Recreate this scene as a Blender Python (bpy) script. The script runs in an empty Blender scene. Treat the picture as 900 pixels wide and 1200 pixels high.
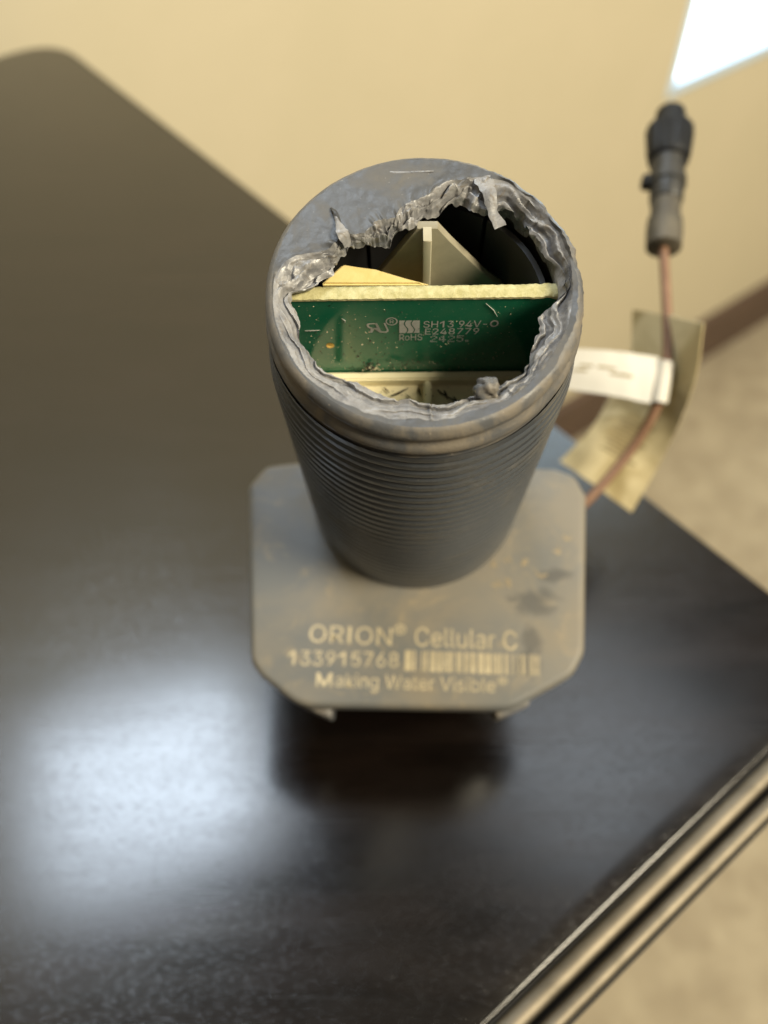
import bpy, bmesh, math, random
import numpy as np
from mathutils import Vector, Matrix, noise

# measured coordinates, metres
CAM_MATRIX = [[0.999721, 0.014129, 0.018906], [0.0, 0.801011, -0.59865], [-0.023602, 0.598483, 0.800788]]
CAM_H = 0.21059
DEV_ROT = [[0.999974, 0.007249, 0.000556], [-0.006728, 0.951663, -0.30707], [-0.002755, 0.307058, 0.951687]]
DEV_LOC = [0.00374, 0.12755, 0.04637]
LIP = [(1.0453, 0.02185), (1.178, 0.02035), (1.3525, 0.01883), (1.4408, 0.01695), (1.6022, 0.01477), (1.7748, 0.01398), (1.8827, 0.01225), (2.0983, 0.01264), (2.3348, 0.01237), (2.4608, 0.0135), (2.5008, 0.01504), (2.6544, 0.01462), (2.7906, 0.01647), (2.8837, 0.01943), (2.9986, 0.02124)]
TEAR = [(-3.1329, 0.02002), (-3.0484, 0.01966), (-2.8862, 0.01958), (-2.6208, 0.0196), (-2.4614, 0.01983), (-2.2405, 0.0197), (-2.0259, 0.01847), (-1.8242, 0.0186), (-1.5775, 0.01901), (-1.3056, 0.01919), (-1.1146, 0.0193), (-0.9358, 0.02021), (-0.7729, 0.02018), (-0.6295, 0.01944), (-0.371, 0.01903), (-0.1891, 0.01892), (-0.1203, 0.01995), (-0.0362, 0.02172), (0.1314, 0.02163), (0.3112, 0.02088), (0.5015, 0.02084), (0.667, 0.02113), (0.855, 0.01977), (1.0404, 0.01831), (1.3095, 0.01611), (1.5817, 0.01418), (1.788, 0.01258), (2.0633, 0.0111), (2.3338, 0.01296), (2.5612, 0.01401), (2.8707, 0.01496), (3.093, 0.01735)]
plate = [[-0.04173, 0.00088], [-0.03749, 0.00661], [-0.03017, 0.00747], [0.03528, 0.00527], [0.04024, 0.00339], [0.04277, -0.00208], [0.03923, -0.04103], [0.03608, -0.0463], [0.02161, -0.05393], [-0.02702, -0.05307], [-0.03618, -0.04609], [-0.03874, -0.04274]]
T = {'orion': [-0.02512, -0.03821, -0.0031, -0.03929, 0.00404], 'cell': [-0.00031, -0.0393, 0.02348, -0.04038, 0.00442], 'num': [-0.02993, -0.04356, -0.00412, -0.04423, 0.00337], 'bar': [-0.00275, -0.04502, 0.02865, -0.04628, 0.00473], 'mak': [-0.02323, -0.04846, 0.02063, -0.05012, 0.00312]}
PCB = {'sh': [0.00052, 0.0805, 0.01261, 0.08239], 'e2': [0.00085, 0.07836, 0.00967, 0.08017], 'd2': [0.00191, 0.07596, 0.00846, 0.07798], 'rohs': [-0.00337, 0.07662, 0.00043, 0.07855], 'wave': [-0.00337, 0.0789, -8e-05, 0.08267], 'ru': [-0.00841, 0.07914, -0.00486, 0.08202], 'reg': [-0.00556, 0.08128, -0.00362, 0.08361], 'pad': [-0.01586, 0.07427, -0.01426, 0.07618], 'patch': [-0.02156, 0.06573, -0.0004, 0.0775], 'face': [-0.0224, 0.06638, 0.01389, 0.08832]}
GUS = [[-0.00048, 0.09098], [0.00268, 0.09091], [0.00485, 0.08756], [0.01174, 0.07789], [-0.00735, 0.0783], [-0.00411, 0.08428]]
GRIB = [[0.00041, 0.09127], [0.00172, 0.09124], [0.00211, 0.07976], [0.00083, 0.07979]]
FOAM = [[-0.0159, 0.00567, 0.0845], [-0.0124, 0.0095, 0.0845], [-0.00714, 0.00828, 0.0845], [0.00174, 0.00541, 0.0845]]
CABLE = [[0.04679, 0.1375, 0.023], [0.05357, 0.14092, 0.026], [0.06504, 0.1511, 0.034], [0.07142, 0.15773, 0.044], [0.07406, 0.16427, 0.052], [0.07596, 0.17846, 0.058], [0.07767, 0.19999, 0.065]]
CON0 = [0.07794, 0.20253, 0.0655]
CON1 = [0.08542, 0.24833, 0.082]
TAGL = [[0.07116, 0.19465, 0.05], [0.06963, 0.18215, 0.042], [0.06404, 0.17418, 0.034], [0.05778, 0.16683, 0.027], [0.04958, 0.16194, 0.019]]
TAGR = [[0.08055, 0.16684, 0.068], [0.08036, 0.15992, 0.056], [0.08028, 0.15869, 0.04], [0.0769, 0.15463, 0.025], [0.06959, 0.14533, 0.014]]
FLAG = [[0.04782, 0.17046, 0.057], [0.07225, 0.16824, 0.055], [0.06905, 0.15653, 0.049], [0.045, 0.16303, 0.049]]
WRAP = [[0.07401, 0.16757, 0.054], [0.07207, 0.15874, 0.047]]
EDGE_A = [[-0.14187, 0.43777], [0.10973, 0.12614]]
EDGE_B = [[0.09598, 0.07725], [0.01754, 0.01653]]
EDGE_C = [-0.22514, 0.48739]
WALL_A = [0.66779, 1.15784, -0.76]
WALL_DIR = [0.80928, 0.58743]
WIN = [0.29594, 0.88792, -0.22666]
WINB = [0.43862, 0.99149, -0.24278]
BASETOP = -0.661
SPACE = 0.188
GLYPH = {
 '-': (0.453,[(0.337,0.244),(0.337,0.188),(0.114,0.188),(0.114,0.244)],[(2,0,3),(2,1,0)]),
 '0': (0.62,[(0.56,0.255),(0.554,0.313),(0.535,0.369),(0.505,0.419),(0.466,0.461),(0.418,0.493),(0.366,0.512),(0.31,0.519),(0.254,0.512),(0.202,0.493),(0.154,0.461),(0.115,0.419),(0.085,0.369),(0.066,0.313),(0.06,0.255),(0.066,0.196),(0.085,0.14),(0.115,0.09),(0.154,0.048),(0.202,0.016),(0.254,-0.003),(0.31,-0.01),(0.366,-0.003),(0.418,0.016),(0.466,0.048),(0.505,0.09),(0.535,0.14),(0.554,0.196),(0.472,0.255),(0.468,0.294),(0.456,0.332),(0.437,0.366),(0.411,0.395),(0.38,0.416),(0.346,0.429),(0.31,0.434),(0.274,0.429),(0.24,0.416),(0.209,0.395),(0.183,0.366),(0.164,0.332),(0.152,0.294),(0.148,0.255),(0.152,0.215),(0.164,0.177),(0.183,0.143),(0.209,0.114),(0.24,0.093),(0.274,0.08),(0.31,0.075),(0.346,0.08),(0.38,0.093),(0.411,0.114),(0.437,0.143),(0.456,0.177),(0.468,0.215)],[(0,1,29),(0,29,28),(1,2,30),(1,30,29),(2,3,31),(2,31,30),(3,4,32),(3,32,31),(4,5,33),(4,33,32),(5,6,34),(5,34,33),(6,7,35),(6,35,34),(7,8,36),(7,36,35),(8,9,37),(8,37,36),(9,10,38),(9,38,37),(10,11,39),(10,39,38),(11,12,40),(11,40,39),(12,13,41),(12,41,40),(13,14,42),(13,42,41),(14,15,43),(14,43,42),(15,16,44),(15,44,43),(16,17,45),(16,45,44),(17,18,46),(17,46,45),(18,19,47),(18,47,46),(19,20,48),(19,48,47),(20,21,49),(20,49,48),(21,22,50),(21,50,49),(22,23,51),(22,51,50),(23,24,52),(23,52,51),(24,25,53),(24,53,52),(25,26,54),(25,54,53),(26,27,55),(26,55,54),(27,0,28),(27,28,55)]),
 '1': (0.46,[(0.22,0),(0.31,0),(0.31,0.509),(0.245,0.509),(0.05,0.369),(0.05,0.279),(0.22,0.394)],[(0,1,2),(0,2,3),(0,3,6),(3,4,5),(3,5,6)]),
 '2': (0.453,[(0.064,0.0),(0.064,0.047),(0.234,0.229),(0.261,0.257),(0.282,0.282),(0.299,0.305),(0.311,0.327),(0.318,0.348),(0.32,0.371),(0.317,0.397),(0.308,0.419),(0.293,0.436),(0.273,0.449),(0.25,0.457),(0.224,0.46),(0.196,0.457),(0.172,0.447),(0.153,0.433),(0.139,0.413),(0.13,0.39),(0.127,0.362),(0.066,0.362),(0.071,0.405),(0.086,0.442),(0.111,0.473),(0.143,0.496),(0.182,0.511),(0.225,0.516),(0.268,0.511),(0.306,0.497),(0.337,0.474),(0.361,0.445),(0.376,0.411),(0.381,0.372),(0.378,0.345),(0.371,0.318),(0.357,0.29),(0.336,0.259),(0.306,0.223),(0.267,0.18),(0.153,0.06),(0.153,0.057),(0.389,0.057),(0.389,0.0)],[(26,28,27),(26,29,28),(25,29,26),(25,30,29),(24,30,25),(24,31,30),(23,15,24),(15,14,24),(14,13,24),(13,31,24),(12,31,13),(23,16,15),(11,31,12),(23,17,16),(11,32,31),(22,17,23),(10,32,11),(22,18,17),(9,32,10),(22,19,18),(9,33,32),(21,19,22),(8,33,9),(21,20,19),(8,34,33),(7,34,8),(6,34,7),(6,35,34),(5,35,6),(5,36,35),(4,36,5),(4,37,36),(3,37,4),(3,38,37),(2,38,3),(1,38,2),(1,39,38),(1,40,39),(1,41,40),(1,42,41),(1,43,42),(0,43,1)]),
 '3': (0.453,[(0.218,-0.007),(0.173,-0.003),(0.133,0.01),(0.098,0.03),(0.07,0.057),(0.052,0.091),(0.044,0.132),(0.109,0.132),(0.115,0.107),(0.126,0.087),(0.144,0.071),(0.165,0.059),(0.191,0.052),(0.219,0.05),(0.248,0.053),(0.275,0.061),(0.297,0.074),(0.315,0.093),(0.325,0.116),(0.329,0.145),(0.326,0.172),(0.316,0.196),(0.299,0.217),(0.275,0.234),(0.242,0.244),(0.201,0.248),(0.157,0.248),(0.157,0.299),(0.288,0.448),(0.288,0.452),(0.07,0.452),(0.07,0.509),(0.372,0.509),(0.372,0.461),(0.211,0.278),(0.211,0.289),(0.264,0.288),(0.308,0.276),(0.344,0.253),(0.371,0.222),(0.387,0.186),(0.393,0.145),(0.387,0.103),(0.37,0.066),(0.344,0.036),(0.309,0.012),(0.266,-0.002)],[(30,32,31),(30,33,32),(30,29,33),(29,28,33),(28,34,33),(27,35,28),(35,34,28),(26,35,27),(26,36,35),(26,37,36),(26,38,37),(26,25,38),(25,24,38),(24,39,38),(23,39,24),(22,39,23),(22,40,39),(21,40,22),(20,40,21),(20,41,40),(19,41,20),(18,41,19),(18,42,41),(5,7,6),(5,8,7),(17,42,18),(5,9,8),(17,43,42),(16,43,17),(4,9,5),(4,10,9),(15,43,16),(4,11,10),(15,44,43),(14,44,15),(4,12,11),(3,12,4),(13,44,14),(3,13,12),(3,44,13),(3,45,44),(2,45,3),(2,46,45),(1,46,2),(1,0,46)]),
 '4': (0.453,[(0.04,0.105),(0.04,0.158),(0.247,0.509),(0.311,0.509),(0.109,0.166),(0.109,0.163),(0.413,0.163),(0.413,0.105),(0.282,0.0),(0.282,0.121),(0.282,0.146),(0.282,0.318),(0.343,0.318),(0.343,0.0)],[(1,3,2),(1,4,3),(10,12,11),(10,13,12),(1,5,4),(1,6,5),(1,10,6),(10,7,6),(0,10,1),(0,9,10),(13,7,10),(0,8,9),(8,7,0),(8,13,7)]),
 '5': (0.453,[(0.221,-0.007),(0.178,-0.002),(0.14,0.011),(0.108,0.032),(0.083,0.06),(0.066,0.093),(0.06,0.13),(0.122,0.13),(0.127,0.108),(0.138,0.089),(0.154,0.073),(0.173,0.06),(0.196,0.052),(0.221,0.05),(0.25,0.053),(0.276,0.064),(0.298,0.082),(0.314,0.104),(0.324,0.131),(0.328,0.162),(0.324,0.193),(0.314,0.221),(0.297,0.244),(0.275,0.262),(0.248,0.273),(0.218,0.277),(0.192,0.275),(0.167,0.268),(0.145,0.258),(0.128,0.246),(0.067,0.253),(0.096,0.509),(0.366,0.509),(0.366,0.452),(0.151,0.452),(0.134,0.301),(0.136,0.301),(0.155,0.315),(0.178,0.325),(0.203,0.331),(0.229,0.334),(0.263,0.33),(0.294,0.321),(0.321,0.306),(0.345,0.285),(0.364,0.26),(0.379,0.231),(0.388,0.199),(0.391,0.163),(0.385,0.117),(0.369,0.076),(0.343,0.041),(0.309,0.015),(0.268,-0.001)],[(30,34,31),(34,32,31),(34,33,32),(30,35,34),(39,41,40),(38,41,39),(38,42,41),(37,42,38),(37,43,42),(36,43,37),(36,44,43),(30,36,35),(30,26,36),(26,25,36),(25,44,36),(25,45,44),(24,45,25),(30,27,26),(23,45,24),(30,28,27),(22,45,23),(22,46,45),(30,29,28),(21,46,22),(21,47,46),(20,47,21),(20,48,47),(19,48,20),(19,49,48),(18,49,19),(17,49,18),(5,7,6),(5,8,7),(17,50,49),(5,9,8),(16,50,17),(4,9,5),(4,10,9),(15,50,16),(15,51,50),(4,11,10),(14,51,15),(4,12,11),(3,12,4),(13,51,14),(3,13,12),(3,51,13),(3,52,51),(2,52,3),(2,53,52),(1,53,2),(1,0,53)]),
 '6': (0.453,[(0.226,-0.007),(0.182,-0.001),(0.142,0.015),(0.109,0.04),(0.084,0.074),(0.069,0.115),(0.064,0.162),(0.068,0.199),(0.08,0.239),(0.102,0.285),(0.137,0.34),(0.252,0.509),(0.322,0.509),(0.151,0.261),(0.145,0.261),(0.154,0.275),(0.165,0.288),(0.179,0.299),(0.196,0.307),(0.214,0.312),(0.235,0.314),(0.278,0.309),(0.316,0.295),(0.346,0.271),(0.37,0.24),(0.384,0.201),(0.389,0.157),(0.384,0.112),(0.368,0.073),(0.343,0.039),(0.31,0.014),(0.271,-0.002),(0.226,0.048),(0.254,0.052),(0.279,0.063),(0.299,0.079),(0.314,0.101),(0.324,0.128),(0.327,0.157),(0.324,0.187),(0.314,0.213),(0.299,0.235),(0.279,0.251),(0.254,0.262),(0.226,0.265),(0.198,0.262),(0.174,0.252),(0.153,0.235),(0.138,0.214),(0.128,0.188),(0.125,0.158),(0.128,0.128),(0.138,0.102),(0.153,0.079),(0.174,0.063),(0.198,0.052)],[(10,12,11),(10,16,12),(16,13,12),(9,16,10),(19,21,20),(18,21,19),(18,22,21),(17,22,18),(16,22,17),(16,23,22),(9,15,16),(13,44,16),(44,23,16),(8,15,9),(8,14,15),(44,43,23),(43,24,23),(13,45,44),(13,46,45),(42,24,43),(8,13,14),(8,46,13),(8,47,46),(41,24,42),(41,25,24),(7,47,8),(7,48,47),(40,25,41),(7,49,48),(39,25,40),(39,26,25),(6,49,7),(6,50,49),(38,26,39),(5,50,6),(5,51,50),(37,26,38),(37,27,26),(5,52,51),(36,27,37),(4,52,5),(36,28,27),(4,53,52),(35,28,36),(4,54,53),(34,28,35),(3,54,4),(34,29,28),(3,55,54),(33,29,34),(3,32,55),(32,29,33),(3,29,32),(2,29,3),(2,30,29),(1,30,2),(1,31,30),(0,31,1)]),
 '7': (0.453,[(0.097,0.0),(0.323,0.448),(0.323,0.452),(0.062,0.452),(0.062,0.509),(0.391,0.509),(0.391,0.449),(0.165,0.0)],[(3,5,4),(3,2,5),(2,6,5),(1,6,2),(1,7,6),(0,7,1)]),
 '8': (0.453,[(0.226,-0.007),(0.178,-0.002),(0.136,0.011),(0.101,0.033),(0.074,0.062),(0.057,0.096),(0.052,0.135),(0.055,0.166),(0.065,0.195),(0.081,0.22),(0.101,0.241),(0.125,0.256),(0.153,0.265),(0.153,0.267),(0.119,0.282),(0.093,0.308),(0.076,0.342),(0.07,0.38),(0.075,0.417),(0.09,0.45),(0.114,0.477),(0.146,0.498),(0.184,0.511),(0.226,0.516),(0.269,0.511),(0.306,0.498),(0.337,0.477),(0.361,0.45),(0.377,0.417),(0.382,0.38),(0.376,0.342),(0.359,0.308),(0.333,0.282),(0.3,0.267),(0.3,0.265),(0.327,0.256),(0.351,0.241),(0.372,0.22),(0.387,0.195),(0.397,0.166),(0.401,0.135),(0.395,0.096),(0.378,0.062),(0.352,0.033),(0.317,0.011),(0.275,-0.002),(0.226,0.049),(0.258,0.052),(0.285,0.06),(0.307,0.074),(0.323,0.091),(0.333,0.113),(0.337,0.139),(0.333,0.165),(0.322,0.189),(0.305,0.208),(0.283,0.223),(0.256,0.232),(0.226,0.235),(0.196,0.232),(0.169,0.223),(0.147,0.208),(0.13,0.189),(0.119,0.165),(0.115,0.139),(0.119,0.113),(0.129,0.091),(0.145,0.074),(0.167,0.06),(0.195,0.052),(0.226,0.29),(0.252,0.292),(0.274,0.3),(0.293,0.313),(0.307,0.33),(0.316,0.351),(0.319,0.376),(0.316,0.399),(0.308,0.42),(0.294,0.437),(0.275,0.449),(0.252,0.457),(0.226,0.46),(0.2,0.457),(0.177,0.449),(0.159,0.437),(0.145,0.42),(0.136,0.399),(0.133,0.376),(0.136,0.351),(0.145,0.33),(0.159,0.313),(0.178,0.3),(0.201,0.292)],[(22,24,23),(21,24,22),(21,25,24),(20,25,21),(20,26,25),(19,26,20),(19,82,26),(82,27,26),(19,83,82),(81,27,82),(19,84,83),(80,27,81),(18,84,19),(80,28,27),(18,85,84),(79,28,80),(18,86,85),(78,28,79),(18,87,86),(77,28,78),(17,87,18),(77,29,28),(17,88,87),(76,29,77),(16,88,17),(76,30,29),(16,89,88),(75,30,76),(16,90,89),(74,30,75),(74,31,30),(15,90,16),(15,91,90),(73,31,74),(15,92,91),(72,31,73),(72,32,31),(14,92,15),(14,93,92),(71,32,72),(14,70,93),(70,32,71),(14,32,70),(14,33,32),(13,33,14),(12,33,13),(12,34,33),(11,34,12),(11,35,34),(10,35,11),(10,36,35),(9,58,10),(58,36,10),(58,37,36),(9,59,58),(57,37,58),(9,60,59),(56,37,57),(9,61,60),(55,37,56),(8,61,9),(55,38,37),(8,62,61),(54,38,55),(7,62,8),(54,39,38),(7,63,62),(53,39,54),(6,63,7),(53,40,39),(6,64,63),(52,40,53),(6,65,64),(51,40,52),(5,65,6),(51,41,40),(5,66,65),(50,41,51),(4,66,5),(50,42,41),(4,67,66),(49,42,50),(4,68,67),(48,42,49),(3,68,4),(48,43,42),(3,69,68),(47,43,48),(3,46,69),(46,43,47),(3,43,46),(2,43,3),(2,44,43),(1,44,2),(1,45,44),(0,45,1)]),
 '9': (0.453,[(0.226,0.516),(0.271,0.51),(0.31,0.494),(0.343,0.468),(0.368,0.434),(0.384,0.393),(0.389,0.347),(0.385,0.309),(0.373,0.27),(0.35,0.224),(0.315,0.168),(0.2,0.0),(0.13,0.0),(0.301,0.248),(0.307,0.248),(0.299,0.234),(0.287,0.221),(0.273,0.21),(0.257,0.202),(0.238,0.196),(0.218,0.195),(0.175,0.199),(0.137,0.214),(0.106,0.237),(0.083,0.269),(0.068,0.307),(0.064,0.352),(0.069,0.397),(0.085,0.436),(0.11,0.469),(0.143,0.494),(0.182,0.51),(0.226,0.46),(0.199,0.457),(0.174,0.446),(0.154,0.429),(0.138,0.407),(0.129,0.381),(0.125,0.352),(0.129,0.322),(0.138,0.295),(0.154,0.274),(0.174,0.257),(0.199,0.247),(0.226,0.243),(0.254,0.247),(0.279,0.257),(0.299,0.273),(0.314,0.295),(0.324,0.321),(0.327,0.35),(0.324,0.381),(0.314,0.407),(0.299,0.429),(0.279,0.446),(0.254,0.457)],[(31,1,0),(30,1,31),(30,2,1),(29,2,30),(29,3,2),(28,33,29),(33,32,29),(32,3,29),(32,55,3),(55,4,3),(28,34,33),(54,4,55),(28,35,34),(53,4,54),(27,35,28),(53,5,4),(27,36,35),(52,5,53),(27,37,36),(51,5,52),(26,37,27),(51,6,5),(26,38,37),(50,6,51),(25,38,26),(25,39,38),(49,6,50),(49,7,6),(25,40,39),(48,7,49),(48,8,7),(24,40,25),(24,41,40),(47,8,48),(24,42,41),(46,8,47),(46,14,8),(14,9,8),(23,42,24),(23,43,42),(45,13,46),(13,14,46),(45,17,13),(17,12,13),(15,9,14),(23,44,43),(44,17,45),(23,17,44),(22,17,23),(16,9,15),(16,10,9),(17,10,16),(21,17,22),(21,18,17),(12,10,17),(21,19,18),(20,19,21),(12,11,10)]),
 'C': (0.51,[(0.267,-0.007),(0.205,0.001),(0.15,0.025),(0.104,0.063),(0.07,0.115),(0.048,0.179),(0.04,0.254),(0.048,0.329),(0.07,0.393),(0.104,0.445),(0.15,0.484),(0.205,0.508),(0.267,0.516),(0.305,0.513),(0.34,0.504),(0.373,0.49),(0.402,0.471),(0.427,0.447),(0.448,0.418),(0.463,0.385),(0.473,0.348),(0.408,0.348),(0.401,0.373),(0.389,0.395),(0.375,0.413),(0.357,0.428),(0.337,0.44),(0.315,0.449),(0.292,0.454),(0.267,0.456),(0.223,0.45),(0.184,0.432),(0.15,0.403),(0.125,0.364),(0.109,0.314),(0.103,0.254),(0.109,0.194),(0.125,0.145),(0.151,0.105),(0.184,0.076),(0.223,0.059),(0.267,0.053),(0.292,0.055),(0.315,0.06),(0.337,0.069),(0.357,0.081),(0.375,0.096),(0.389,0.114),(0.401,0.136),(0.408,0.16),(0.473,0.16),(0.463,0.124),(0.448,0.091),(0.428,0.062),(0.402,0.038),(0.373,0.019),(0.341,0.005),(0.305,-0.004)],[(11,13,12),(11,14,13),(10,14,11),(10,15,14),(10,16,15),(9,16,10),(9,29,16),(29,17,16),(9,30,29),(28,17,29),(27,17,28),(9,31,30),(26,17,27),(26,18,17),(8,31,9),(25,18,26),(8,32,31),(24,18,25),(24,19,18),(23,19,24),(8,33,32),(22,19,23),(7,33,8),(22,20,19),(21,20,22),(7,34,33),(6,34,7),(6,35,34),(5,35,6),(5,36,35),(5,37,36),(4,37,5),(48,50,49),(48,51,50),(4,38,37),(47,51,48),(47,52,51),(3,38,4),(46,52,47),(3,39,38),(45,52,46),(45,53,52),(44,53,45),(3,40,39),(43,53,44),(2,40,3),(43,54,53),(42,54,43),(2,41,40),(41,54,42),(2,54,41),(2,55,54),(1,55,2),(1,56,55),(1,57,56),(0,57,1)]),
 'E': (0.419,[(0.06,0.0),(0.06,0.509),(0.372,0.509),(0.372,0.452),(0.125,0.452),(0.125,0.286),(0.355,0.286),(0.355,0.229),(0.125,0.229),(0.125,0.057),(0.375,0.057),(0.375,0.0)],[(0,4,1),(4,2,1),(4,3,2),(0,5,4),(0,8,5),(8,6,5),(8,7,6),(0,9,8),(0,10,9),(0,11,10)]),
 'H': (0.517,[(0.06,0.0),(0.06,0.509),(0.125,0.509),(0.125,0.289),(0.392,0.289),(0.392,0.509),(0.457,0.509),(0.457,0.0),(0.392,0.0),(0.392,0.232),(0.125,0.232),(0.125,0.0)],[(0,2,1),(0,3,2),(4,6,5),(4,7,6),(0,10,3),(10,4,3),(10,9,4),(9,7,4),(0,11,10),(8,7,9)]),
 'I': (0.26,[(0.084,0),(0.176,0),(0.176,0.509),(0.084,0.509)],[(0,1,2),(0,2,3)]),
 'M': (0.8200000000000001,[(0.08,0),(0.17,0),(0.17,0.509),(0.08,0.509),(0.63,0),(0.7200000000000001,0),(0.7200000000000001,0.509),(0.63,0.509),(0.17,0.508),(0.17,0.269),(0.35500000000000004,0),(0.445,0),(0.63,0.269),(0.21500000000000002,0.509),(0.585,0.509),(0.4,0.14)],[(0,1,2),(0,2,3),(4,5,6),(4,6,7),(2,9,10),(2,10,15),(2,15,13),(15,10,11),(15,11,14),(11,12,7),(11,7,14)]),
 'N': (0.523,[(0.06,0.0),(0.06,0.509),(0.136,0.509),(0.343,0.183),(0.352,0.169),(0.363,0.151),(0.375,0.13),(0.388,0.107),(0.401,0.082),(0.414,0.055),(0.405,0.054),(0.402,0.081),(0.401,0.108),(0.4,0.134),(0.399,0.157),(0.399,0.178),(0.399,0.195),(0.399,0.509),(0.463,0.509),(0.463,0.0),(0.387,0.0),(0.202,0.29),(0.19,0.31),(0.177,0.331),(0.164,0.354),(0.148,0.381),(0.13,0.413),(0.108,0.452),(0.119,0.454),(0.121,0.417),(0.122,0.384),(0.123,0.354),(0.124,0.328),(0.125,0.307),(0.125,0.291),(0.125,0.0)],[(0,27,1),(27,2,1),(27,28,2),(28,3,2),(16,18,17),(16,19,18),(29,26,28),(26,3,28),(0,29,27),(29,26,27),(0,30,29),(25,3,26),(0,31,30),(24,3,25),(23,3,24),(0,32,31),(22,3,23),(0,33,32),(21,3,22),(0,34,33),(0,35,34),(20,3,21),(15,19,16),(20,4,3),(14,19,15),(20,5,4),(13,19,14),(20,6,5),(12,19,13),(20,7,6),(11,19,12),(20,8,7),(20,10,8),(10,9,8),(10,19,11),(20,19,10)]),
 'O': (0.533,[(0.267,-0.007),(0.205,0.001),(0.15,0.025),(0.105,0.063),(0.07,0.115),(0.048,0.179),(0.04,0.254),(0.048,0.329),(0.07,0.393),(0.105,0.445),(0.15,0.484),(0.205,0.508),(0.267,0.516),(0.329,0.508),(0.384,0.484),(0.429,0.445),(0.464,0.393),(0.486,0.329),(0.493,0.254),(0.486,0.179),(0.464,0.115),(0.429,0.063),(0.384,0.025),(0.329,0.001),(0.267,0.053),(0.31,0.059),(0.349,0.076),(0.383,0.105),(0.408,0.144),(0.425,0.194),(0.43,0.254),(0.425,0.314),(0.408,0.365),(0.383,0.404),(0.349,0.433),(0.31,0.45),(0.267,0.456),(0.223,0.45),(0.184,0.433),(0.151,0.404),(0.125,0.364),(0.109,0.314),(0.103,0.254),(0.109,0.194),(0.125,0.144),(0.151,0.105),(0.184,0.076),(0.223,0.059)],[(11,13,12),(10,13,11),(10,14,13),(9,14,10),(9,36,14),(36,15,14),(9,37,36),(35,15,36),(34,15,35),(9,38,37),(8,38,9),(34,16,15),(33,16,34),(8,39,38),(32,16,33),(8,40,39),(7,40,8),(32,17,16),(31,17,32),(7,41,40),(6,41,7),(31,18,17),(30,18,31),(6,42,41),(5,42,6),(5,43,42),(29,18,30),(29,19,18),(5,44,43),(28,19,29),(4,44,5),(28,20,19),(4,45,44),(27,20,28),(3,45,4),(27,21,20),(3,46,45),(26,21,27),(3,47,46),(25,21,26),(25,22,21),(2,47,3),(2,24,47),(24,22,25),(2,22,24),(1,22,2),(1,23,22),(1,0,23)]),
 'R': (0.449,[(0.06,0.0),(0.06,0.509),(0.236,0.509),(0.29,0.504),(0.333,0.489),(0.367,0.465),(0.39,0.433),(0.405,0.395),(0.409,0.352),(0.405,0.309),(0.39,0.271),(0.367,0.24),(0.333,0.217),(0.289,0.203),(0.236,0.198),(0.096,0.198),(0.096,0.255),(0.234,0.255),(0.269,0.258),(0.298,0.267),(0.319,0.281),(0.334,0.3),(0.342,0.324),(0.345,0.352),(0.342,0.38),(0.334,0.405),(0.319,0.425),(0.298,0.44),(0.269,0.449),(0.233,0.452),(0.125,0.452),(0.125,0.0),(0.353,0.0),(0.23,0.229),(0.303,0.229),(0.428,0.0)],[(0,16,1),(16,30,1),(30,2,1),(30,3,2),(30,4,3),(30,5,4),(30,29,5),(29,28,5),(28,6,5),(16,31,30),(27,6,28),(26,6,27),(26,7,6),(25,7,26),(24,7,25),(24,8,7),(23,8,24),(22,8,23),(22,9,8),(21,9,22),(21,10,9),(20,10,21),(19,10,20),(19,11,10),(18,11,19),(17,11,18),(0,15,16),(31,17,16),(31,33,17),(33,11,17),(33,34,11),(34,12,11),(31,14,33),(14,32,33),(35,12,34),(13,35,12),(14,35,13),(0,14,15),(0,31,14),(32,35,14)]),
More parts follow.
